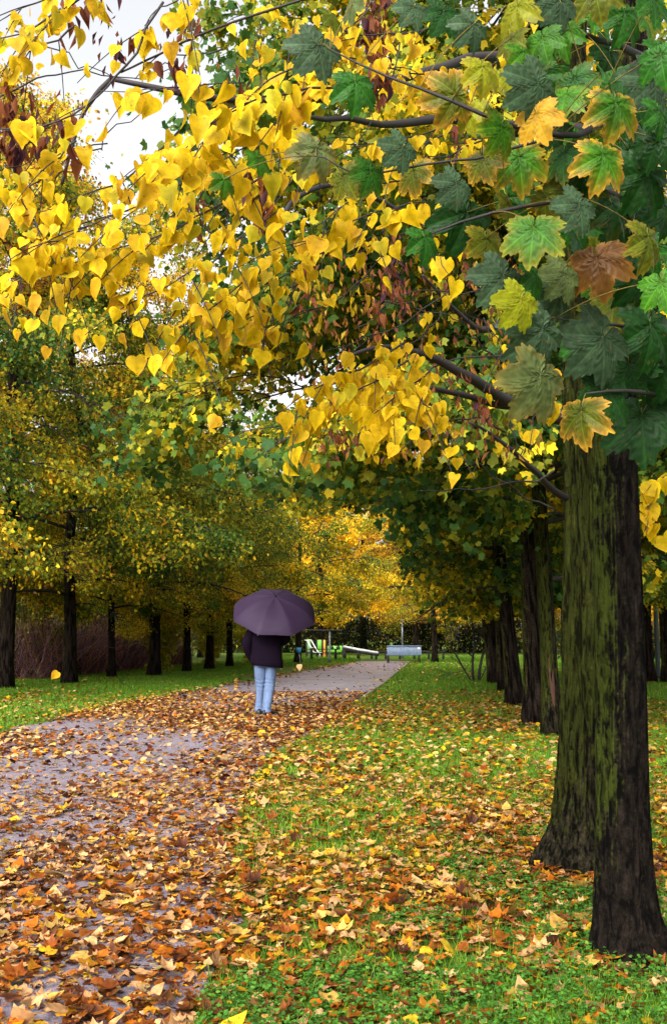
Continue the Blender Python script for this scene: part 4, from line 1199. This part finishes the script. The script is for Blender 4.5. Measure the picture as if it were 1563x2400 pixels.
# ------------------------------------------------------------------ walker with umbrella
PW = G(614, 1662); PWX, PWY = PW[0] + .02, PW[1]
man = empty('person', (PWX, PWY, .012)); tag(man, 'walking person seen from behind in dark jacket, pale blue jeans and black shoes', 'person')
M['jacket'] = plain('jacket_cloth', (.006, .003, .008), .9, .35, 14.0, 0, .05, .01)
M['jeans'] = plain('denim', (.10, .145, .25), .85, .5, 11.0, 0, .2, .012, 'Object', (1, 1, .35))
M['shoe'] = plain('shoe_leather', (.008, .008, .01), .5, .3)
M['skin'] = plain('skin', (.5, .3, .22), .55, .1)
M['black'] = plain('black_plastic', (.01, .01, .01), .5, .2)
M['hair'] = plain('hair', (.05, .04, .035), .7, .4, 60)


def ring(c, rx, ry, m=24, rot=0.0, sq=2.3, wr=None):
    th = np.arange(m) * 2 * PI / m
    cx, sy = np.cos(th), np.sin(th)
    x = np.sign(cx) * np.abs(cx) ** (2 / sq) * rx; y = np.sign(sy) * np.abs(sy) ** (2 / sq) * ry
    if wr is not None: x = x * (1 + wr); y = y * (1 + wr)
    return np.stack([c[0] + x * math.cos(rot) - y * math.sin(rot), c[1] + x * math.sin(rot) + y * math.cos(rot), np.full(m, c[2])], -1)


# body: one continuous skinned surface (x right, y away from the camera)
def skinned(name, joints, edges, mat, parent, sub=2):
    me = bpy.data.meshes.new(name)
    me.from_pydata([j[:3] for j in joints], edges, [])
    o = bpy.data.objects.new(name + '_rig', me); COL.objects.link(o)
    md = o.modifiers.new('s', 'SKIN'); md.use_smooth_shade = True
    for k, j in enumerate(joints):
        v = me.skin_vertices[0].data[k]; r = j[3]; v.radius = r if isinstance(r, tuple) else (r, r); v.use_root = (k == 0)
    s2 = o.modifiers.new('u', 'SUBSURF'); s2.levels = sub; s2.render_levels = sub
    dg = bpy.context.evaluated_depsgraph_get(); dg.update()
    nm = bpy.data.meshes.new_from_object(o.evaluated_get(dg)); nm.name = name
    bpy.data.objects.remove(o)
    for p in nm.polygons: p.use_smooth = True
    nm.materials.clear()
    return link(name, nm, mat, parent)


RH = np.array([.10, .36, 1.19])     # right hand on the umbrella shaft
J = [(0, 0, .93, .13), (0, .01, 1.15, .13), (0, .01, 1.36, .14), (0, .02, 1.47, .06), (0, .035, 1.54, .055), (0, .04, 1.60, .075), (0, .045, 1.665, .078), (0, .045, 1.715, .05),
     (-.17, .0, 1.40, .055), (-.30, -.03, 1.16, .042), (-.235, .10, .96, .032), (-.21, .13, .90, (.04, .02)),
     (.17, .0, 1.40, .055), (.325, .05, 1.23, .042), (.14, .27, 1.17, .03), (.115, .325, 1.185, (.035, .022)),
     (-.09, 0, .88, .085), (-.085, .10, .5, .055), (-.095, .10, .10, .038), (-.10, .20, .045, .03),
     (.08, 0, .88, .085), (.075, .03, .5, .055), (.055, -.12, .10, .038), (.085, -.02, .045, .03),
     (0, .115, 1.625, .016)]
E = [(0, 1), (1, 2), (2, 3), (3, 4), (4, 5), (5, 6), (6, 7), (2, 8), (8, 9), (9, 10), (10, 11), (2, 12), (12, 13), (13, 14), (14, 15), (0, 16), (16, 17), (17, 18), (18, 19), (0, 20), (20, 21), (21, 22), (22, 23), (5, 24)]
# fingers of the right hand close round the shaft
for k in range(4):
    b = len(J); z = 1.165 + k * .019
    J += [(.125, .355, z, .0095), (.10, .385, z, .0085), (.082, .372, z + .002, .0075)]
    E += [(15, b), (b, b + 1), (b + 1, b + 2)]
b = len(J); J += [(.09, .335, 1.20, .010), (.078, .35, 1.215, .008)]; E += [(15, b), (b, b + 1)]
# left hand relaxed in the jacket pocket
for k in range(4):
    b = len(J); J += [(-.225 + k * .013, .15, .855, .0085), (-.222 + k * .013, .17, .825, .0075)]
    E += [(11, b), (b, b + 1)]
b = len(J); J += [(-.175, .15, .885, .010), (-.165, .165, .865, .008)]; E += [(11, b), (b, b + 1)]
skinned('body', J, E, M['skin'], man)

# jacket: torso loft, two sleeves, collar
rgj = np.random.default_rng(2)
mb = MB(); rows = []
for z, rx, ry, cx, cy in [(.775, .235, .15, .02, .0), (.78, .245, .16, .02, .0), (.84, .25, .165, .015, .0), (.93, .245, .16, .01, 0), (1.03, .235, .155, .01, .005), (1.13, .235, .155, .005, .005), (1.24, .245, .155, 0, .005), (1.34, .25, .15, 0, .01), (1.41, .235, .13, 0, .012), (1.455, .18, .10, 0, .016), (1.48, .10, .085, 0, .025), (1.53, .085, .085, 0, .03)]:
    wr = .05 * (vnoise(np.stack([np.cos(np.arange(24) * 2 * PI / 24) * 2 + z * 5, np.sin(np.arange(24) * 2 * PI / 24) * 2, np.full(24, z * 7)], -1), 4) - .5)
    r = ring((cx, cy, z), rx, ry, 24, .05, 2.4, wr)
    if z < .8: r[:, 2] += -.03 * r[:, 0] / .25
    rows.append(r * [1.06, 1, 1])
mb.rings(rows)
sl = [np.array(q) for q in ((-.17, .0, 1.405), (-.25, -.02, 1.29), (-.315, -.035, 1.15), (-.30, .0, 1.06), (-.255, .075, .95), (-.235, .11, .90))]
p, r = resample(sl, [.10, .095, .088, .082, .07, .066], 22)
r = r * (1 + .10 * (vnoise(np.stack([np.arange(22) * .8, np.zeros(22)], -1), 3) - .5))
mb.tube(p, r, 16)
sl = [np.array(q) for q in ((.17, .0, 1.405), (.28, .0, 1.33), (.335, .05, 1.23), (.26, .17, 1.17), (.15, .28, 1.17))]
p, r = resample(sl, [.10, .095, .085, .075, .055], 22)
mb.tube(p, r, 16)
mb.build('jacket', M['jacket'], man)
# jeans
mb = MB()
mb.rings([ring((.0, 0, z), rx, ry, 24, 0, 2.3) for z, rx, ry in ((.76, .15, .11), (.80, .175, .13), (.9, .18, .13), (.97, .165, .12))])
for side, sp_ in ((-1, [(-.09, .0, .84, .10), (-.092, .05, .66, .093), (-.09, .09, .50, .078), (-.095, .115, .34, .072), (-.098, .105, .2, .070), (-.10, .095, .09, .072), (-.10, .095, .035, .076)]),
                  (1, [(.085, 0.0, .84, .105), (.085, .03, .66, .095), (.07, .03, .50, .083), (.05, -.03, .34, .078), (.035, -.08, .2, .074), (.03, -.105, .09, .076), (.03, -.105, .035, .080)])):
    q = np.array([c[:3] for c in sp_]); rr = [c[3] for c in sp_]
    p, r = resample(q, rr, 40)

    def fold(pts, th, rad, side=side):
        zz = pts[:, 2:3]
        low = np.exp(-np.clip(zz - .03, 0, 9) / .12)
        kn = np.exp(-((zz - .5) / .1) ** 2)
        return (low * .016 + kn * .008) * np.sin(zz * 95 + np.cos(th)[None] * 2.2 + side) + .006 * np.sin(th * 2 + zz * 9 + side) + .012 * (vnoise(np.stack([np.cos(th)[None] * 1.6 + 0 * zz, np.sin(th)[None] * 1.6 + 0 * zz, zz * 9 + 0 * th[None]], -1), 6 + side) - .5)
    mb.tube(p, r, 22, True, None, fold)
mb.build('jeans', M['jeans'], man)
for sx, fy, rz in ((-.10, .14, -.05), (.045, -.055, -.55)):
    mb = MB(); rows = []
    for t, wd, hh in ((-.13, .02, .03), (-.12, .034, .06), (-.06, .04, .085), (0, .042, .085), (.06, .046, .06), (.12, .044, .045), (.16, .034, .036), (.175, .012, .022)):
        th = np.arange(14) * 2 * PI / 14
        x = wd * np.cos(th); z = np.clip(hh / 2 + hh / 2 * np.sin(th) * 1.1, .004, None)
        y = np.full(14, t)
        rows.append(np.stack([sx + x * math.cos(rz) - y * math.sin(rz), fy - .03 + x * math.sin(rz) + y * math.cos(rz), z + .012], -1))
    mb.rings(rows); sh = mb.build('shoe', M['shoe'], man)
    so_ = MB(); so_.rings([np.stack([r[:, 0] * 1.0, r[:, 1], np.clip((r[:, 2] - .012) * .0 + .004 + .012 * (np.sin(np.arange(14) * 2 * PI / 14) > 0), .004, .02)], -1) for r in rows]); so_.build('sole', M['black'], sh)
mb = MB(); rows = []
for z, rr in ((1.58, .06), (1.61, .088), (1.66, .097), (1.71, .088), (1.745, .055), (1.757, .015)):
    rows.append(ring((0, .03, z), rr * .9, rr, 18, 0, 2.0))
mb.rings(rows); mb.build('hair', M['hair'], man)

# umbrella
UC = np.array([PWX + .125, PWY - .02, 0])
um = empty('umbrella', (PWX + RH[0] - .012, PWY + RH[1], RH[2]))
tag(um, 'large open purple umbrella tilted back over the walking person', 'umbrella')
m, N, L, out = nodes('umbrella_cloth')
tc = N('TexCoord'); nz = N('TexNoise', Scale=5.0, Detail=3.0); L(tc.outputs['Object'], nz.inputs['Vector'])
c = mixc(N, L, nz.outputs[0], (.024, .012, .034), (.040, .021, .052))
p = N('BsdfPrincipled', Roughness=.6); L(c, p.inputs['Base Color']); p.inputs['Specular IOR Level'].default_value = .22
tr = N('BsdfTranslucent'); L(c, tr.inputs['Color']); mx = N('MixShader'); mx.inputs[0].default_value = .1
L(p.outputs[0], mx.inputs[1]); L(tr.outputs[0], mx.inputs[2]); L(mx.outputs[0], out.inputs[0]); M['umb'] = m
M['metal'] = plain('grey_metal', (.35, .35, .38), .4, .15, 20, .7)
# local frame: z along shaft. apex at height hA above the hand
apex = at(640, 1386, PWY - .10); 
base = np.array(um.location)
zax = Vector(norm(apex - base)); hA = float(np.linalg.norm(apex - base))
# tilt the canopy further back than the shaft's line alone
yax = Vector((0, 1, 0)); xax = yax.cross(zax).normalized(); yax = zax.cross(xax)
um.rotation_euler = Matrix((xax, yax, zax)).transposed().to_euler()
RU, DEP = .71, .34
PH0 = math.radians(-106)
na, nr_ = 96, 14
V = [[0, 0, hA]]
for k in range(1, nr_ + 1):
    t = k / nr_
    for j in range(na):
        a = j * 2 * PI / na
        fr = ((a * 8 / (2 * PI)) % 1.0); sag = math.sin(PI * fr)
        rr = RU * math.sin(t * 1.22) / math.sin(1.22) * (1 - .06 * sag * t ** 2)
        zz = hA - DEP * (1 - math.cos(t * 1.22)) / (1 - math.cos(1.22)) - .022 * sag * math.sin(t * PI * .9) + .035 * sag * max(0, t - .75) * 4 * .5
        V.append([rr * math.cos(a + PH0), rr * math.sin(a + PH0), zz])
T3 = [[0, 1 + j, 1 + (j + 1) % na] for j in range(na)]
Q = []
for k in range(nr_ - 1):
    b = 1 + k * na
    for j in range(na): Q.append([b + j, b + na + j, b + na + (j + 1) % na, b + (j + 1) % na])
link('canopy', make_mesh('canopy', V, [np.array(T3), np.array(Q)]), M['umb'], um)
mb = MB(); mb.tube([[0, 0, -.03], [0, 0, hA - .02]], .006, 10); mb.build('shaft', M['metal'], um)
mb = MB(); mb.tube([[0, 0, hA - .012], [0, 0, hA + .02], [0, 0, hA + .075]], [.017, .011, .006], 10); mb.build('ferrule', M['black'], um)
s = np.linspace(0, 1, 14)
mb = MB(); mb.tube([[0, 0, .05], [0, 0, -.06]] + [[0, .035 - .035 * math.cos(a), -.06 - .035 * math.sin(a)] for a in np.linspace(.2, PI, 8)], .012, 10); mb.build('handle', M['black'], um)
for k in range(8):
    a = k * PI / 4 + PH0; mb = MB(); pts = []
    for t in np.linspace(.03, 1.015, 14):
        rr = RU * math.sin(t * 1.22) / math.sin(1.22); zz = hA - DEP * (1 - math.cos(t * 1.22)) / (1 - math.cos(1.22)) - .006
        pts.append([rr * math.cos(a), rr * math.sin(a), zz])
    mb.tube(pts, .0032, 6)
    mid = pts[7]; mb.tube([[0.008 * math.cos(a), .008 * math.sin(a), hA - .32], mid], .0025, 5)
    mb.build('rib', M['metal'], um)

# ------------------------------------------------------------------ far furniture
M['bench'] = plain('bench_steel', (.17, .23, .33), .5, .15, 6, .1)
M['darkwood'] = plain('dark_timber', (.02, .016, .018), .7, .4, 9)
M['white'] = plain('white_paint', (.8, .8, .78), .5, .05)
M['lime'] = plain('lime_panel', (.16, .48, .04), .5, .12)
M['orange'] = plain('orange_paint', (.75, .28, .03), .5, .1)
M['pole'] = plain('pole_metal', (.16, .17, .20), .45, .2, 8, .5)
M['palepole'] = plain('galvanised_metal', (.38, .39, .42), .45, .2, 8, .5)
M['blue'] = plain('blue_paint', (.05, .3, .6), .5, .1)

g = G(938, 1541)
b = empty('park_bench', g, .05); tag(b, 'blue grey metal bench at the far end of the path, seen from behind', 'bench')
W = 1.72
for k in range(9):
    pass
mb = MB()
for k in range(24): mb.box((-W / 2 + W * (k + .5) / 24, -.25 + 0, .62), (W / 24 - .006, .012, .46), 0, .003, rx=-.12)
for z in (.39, .85): mb.box((0, -.25 + (z - .62) * -.12, z), (W + .04, .035, .04), 0, .008)
mb.build('backrest', M['bench'], b, False)
mb = MB()
for k in range(6): mb.box((0, -.15 + k * .075, .43), (W, .06, .02), 0, .005)
mb.build('seat', M['bench'], b, False)
for sx in (-1, 1):
    mb = MB(); x = sx * (W / 2 - .08)
    mb.tube([[x, -.26, .42], [x, -.29, 0]], .028, 8); mb.tube([[x, .22, .42], [x, .25, 0]], .028, 8); mb.tube([[x, -.27, .1], [x, .24, .1]], .02, 8)
    mb.build('leg', M['darkwood'], b)
    mb = MB(); mb.tube([[x, -.28, .64], [x, .1, .66], [x, .2, .60], [x, .22, .42]], .02, 8); mb.build('armrest', M['bench'], b)
mb = MB(); mb.box((W / 2 - .14, -.285, .73), (.14, .012, .09), 0, .004); mb.build('tag', M['white'], [c for c in b.children if c.name.startswith('backrest')][0], False)

# low timber rail fence
f0, f1 = G(800, 1531), G(1030, 1533)
fe = empty('rail_fence', f0); tag(fe, 'low dark timber rail fence between the playground and the bench', 'fence')
v = f1 - f0; ln = float(np.hypot(v[0], v[1])); fe.rotation_euler.z = math.atan2(v[1], v[0])
for k in range(8):
    mb = MB(); mb.box((ln * k / 7, 0, .19), (.11, .11, .44), 0, .012); mb.build('post', M['darkwood'], fe, False)
mb = MB(); mb.box((ln / 2, 0, .455), (ln + .3, .16, .085), 0, .012); mb.build('rail', M['darkwood'], fe, False)

# picnic table
g = G(752, 1533); pt = empty('picnic_table', g, .08); tag(pt, 'long dark picnic table on the grass in front of the green playground panels', 'table')
mb = MB()
for k in range(5): mb.box((0, -.3 + k * .15, .60), (1.9, .14, .045), 0, .006)
mb.build('tabletop', M['darkwood'], pt, False)
for sy in (-.62, .62):
    mb = MB()
    for k in range(2): mb.box((0, sy + (k - .5) * .14, .38), (1.9, .13, .045), 0, .006)
    mb.build('seat', M['darkwood'], pt, False)
for sx in (-.7, .7):
    mb = MB(); mb.box((sx, 0, .33), (.07, 1.3, .07), 0, .006)
    mb.tube([[sx, -.2, .58], [sx, -.5, 0]], .04, 6); mb.tube([[sx, .2, .58], [sx, .5, 0]], .04, 6); mb.build('leg', M['darkwood'], pt, False)

# playground: one climbing frame of lime boards and an orange post
cf = empty('climbing_frame', (at(750, 1510, 67)[0], 67, 0))
tag(cf, 'lime green playground frame with an orange post behind the picnic table', 'play frame')
def panel(px0, px1, py0, py1, Y, mat, holes):
    a, c = at(px0, py1, Y) - np.array(cf.location), at(px1, py0, Y) - np.array(cf.location)
    wd, z1, z0, mx_ = c[0] - a[0], c[2], max(.15, a[2]), (a[0] + c[0]) / 2
    mb = MB(); mb.box((mx_, a[1], (z0 + z1) / 2), (wd, .04, z1 - z0), 0, .012); bo = mb.build('board', mat, cf, False)
    for sx in (-1, 1):
        mb = MB(); mb.box((mx_ + sx * (wd / 2 + .05), a[1], z1 / 2), (.09, .09, z1 + .06), 0, .015); mb.build('post', M['darkwood'], cf, False)
    for hx in holes:
        mb = MB(); mb.tube([[mx_ + hx * wd, a[1] - .027, (z0 + z1) / 2 + .08], [mx_ + hx * wd, a[1] - .0205, (z0 + z1) / 2 + .08]], .13, 16); mb.build('hole', M['black'], bo, False)


panel(762, 795, 1501, 1516, 66.5, M['lime'], (-.22, .22))
panel(738, 747, 1487, 1514, 67.5, M['lime'], ())
panel(714, 722, 1486, 1515, 67, M['lime'], ())
a = at(754, 1514, 67) - np.array(cf.location); t = at(754, 1487, 67)
mb = MB(); mb.box((a[0], 0, t[2] / 2), (.14, .14, t[2]), 0, .02); mb.build('post', M['orange'], cf, False)
mb = MB(); mb.box((0, .0, 1.75), (2.6, .06, .06), 0, .01); mb.build('crossbar', M['darkwood'], cf, False)
# white slide
p0, p1 = at(718, 1488, 65.5), at(734, 1516, 64.2)
sl = empty('slide', (p1[0], 64.5, 0)); tag(sl, 'small playground slide with two white side rails', 'slide')
base = np.array(sl.location)
for off in (-.12, .14):
    mb = MB(); q0, q1 = p0 - base + [off, off * .5, 0], p1 - base + [off, off * .5, 0]
    mb.tube([q0 + [-.15, .2, 0], q0, q1, q1 + [.25, -.2, -.03]], .032, 8); mb.build('side_rail', M['white'], sl)
mb = MB(); mb.box(((p0 + p1) / 2 - base - [0, 0, .08]), (.2, 1.6, .03), 0, .005, rx=.0); mb.tube([p1 - base + [.25, 0, -.05], p1 - base + [.25, 0, -p1[2]]], .04, 8); mb.tube([p0 - base, [p0[0] - base[0], p0[1] - base[1], 0]], .04, 8)
mb.build('frame', M['palepole'], sl)
# long low white-topped ramp
q0, q1 = at(799, 1503, 62), at(878, 1517, 60)
rp = empty('balance_ramp', (q0[0], 62, 0)); tag(rp, 'long sloping dark play beam with a white top edge', 'play beam')
base = np.array(rp.location); d = q1 - q0; ln = np.linalg.norm(d)
mb = MB(); mb.tube([q0 - base, (q0 + q1) / 2 - base + [0, 0, -.02], q1 - base], [.07, .075, .06], 8); mb.build('beam', M['white'], rp)
mb = MB(); mb.tube([q0 - base - [0, 0, .16], q1 - base - [0, 0, .13]], .075, 8); mb.build('underside', M['darkwood'], rp)
for t in (.03, .45, .95):
    p = q0 + d * t - base; mb = MB(); mb.tube([p - [0, 0, .1], [p[0], p[1], 0]], .07, 8); mb.build('support', M['darkwood'], rp)
# thin metal posts
def pole(px, pybase, pytop, wpx, name, label, mat, cat):
    g = G(px, pybase); top = at(px, pytop, g[1])[2]
    r = empty(name, g); tag(r, label, cat)
    rad = wpx * K * g[1] / F / 2
    mb = MB(); mb.tube([[0, 0, 0], [0, 0, top * .5], [0, 0, top]], rad, 12); mb.build('shaft', mat, r)
    mb = MB(); mb.tube([[0, 0, -.01], [0, 0, .10], [0, 0, .12]], [rad * 1.7, rad * 1.7, rad], 12); mb.build('base_collar', M['darkwood'], r)
    mb = MB(); mb.tube([[0, 0, top], [0, 0, top + rad]], [rad * 1.05, rad * .4], 12); mb.build('cap', mat, r)
    return r


pole(766, 1540, 1470, 4.2, 'sign_post', 'thin pale metal post standing in the grass before the picnic table', M['palepole'], 'post')
pole(935, 1530, 1440, 3.4, 'metal_post', 'thin dark metal post behind the blue grey bench', M['pole'], 'post')
pole(1529, 1580, 1150, 11, 'lamp_post', 'slim grey metal pole among the trunks on the right lawn', M['pole'], 'pole')
pole(1491, 1562, 1250, 6, 'metal_post', 'thin grey metal pole farther off, left of the reddish trunk on the right', M['pole'], 'pole')
g = G(697, 1545); r = empty('blue_capped_stand', g); tag(r, 'small blue topped fixture on a thin curved stand by the broad trunk', 'fixture')  # small blue cap on a thin pale stand, use not known
mb = MB(); mb.tube([[.02, 0, 0], [.0, 0, .3], [-.05, 0, .55]], [.03, .02, .03], 8); mb.build('stand', M['palepole'], r)
mb = MB(); mb.tube([[-.05, 0, .52], [-.06, 0, .62], [-.06, 0, .78], [-.06, 0, .80]], [.06, .11, .13, .10], 12); mb.build('blue_cap', M['blue'], r)

# bare shrub
g = G(1100, 1583); r = empty('bare_shrub', g); tag(r, 'leafless dark shrub with thin forked stems on the right lawn', 'shrub')
rng = np.random.default_rng(19)
def grow(mb, p, d, l, r0, lev):
    s = np.linspace(0, 1, 6)[:, None]
    b = rng.normal(size=3) * .18
    pts = p + l * s * d + l * s ** 2 * b
    mb.tube(pts, r0 * (1 - .45 * s[:, 0]), 6)
    if lev == 0: return
    for k in range(3 if lev > 1 else 4):
        q = pts[rng.integers(2, 6)]
        dd = norm(d + rng.normal(size=3) * .55 + np.array([0, 0, .1])); grow(mb, q, dd, l * rng.uniform(.45, .75), r0 * .5, lev - 1)
for x, dx, l, rr in ((0, -.12, 1.3, .045), (.22, .0, 1.6, .05), (-.05, -.75, 1.0, .02), (.25, .45, .9, .018), (-.1, -.5, 1.2, .025)):
    mb = MB(); grow(mb, np.array([x * .7, 0, -.02]), norm(np.array([dx, rng.normal() * .15, 1.0])), l, rr, 3); mb.build('stem', M['twig'], r)

# scar on the leaning mossy trunk, falling leaves in the air
def drop_leaf(px, py, Y, size, tip, nrm, colr, label):
    lv = Leaves(); lv.add(HEART[1], [[0, 0, 0]], [tip], [nrm], [size], [colr], [(.5, .25, .02)], [.3], .75)
    o = lv.build('falling_leaf', M['leaf_linden']); o.location = tuple(at(px, py, Y)); tag(o, label, 'leaf')
drop_leaf(135, 1562, 6.0, .055, (-.7, 0, -.8), (.5, -.8, .2), (.8, .45, .02), 'yellow leaf falling through the air before the bramble thicket')
drop_leaf(695, 1545, 8.0, .05, (.1, 0, -1), (.2, -.9, .3), (.72, .5, .25), 'pale tan leaf falling just right of the walker above the path edge')
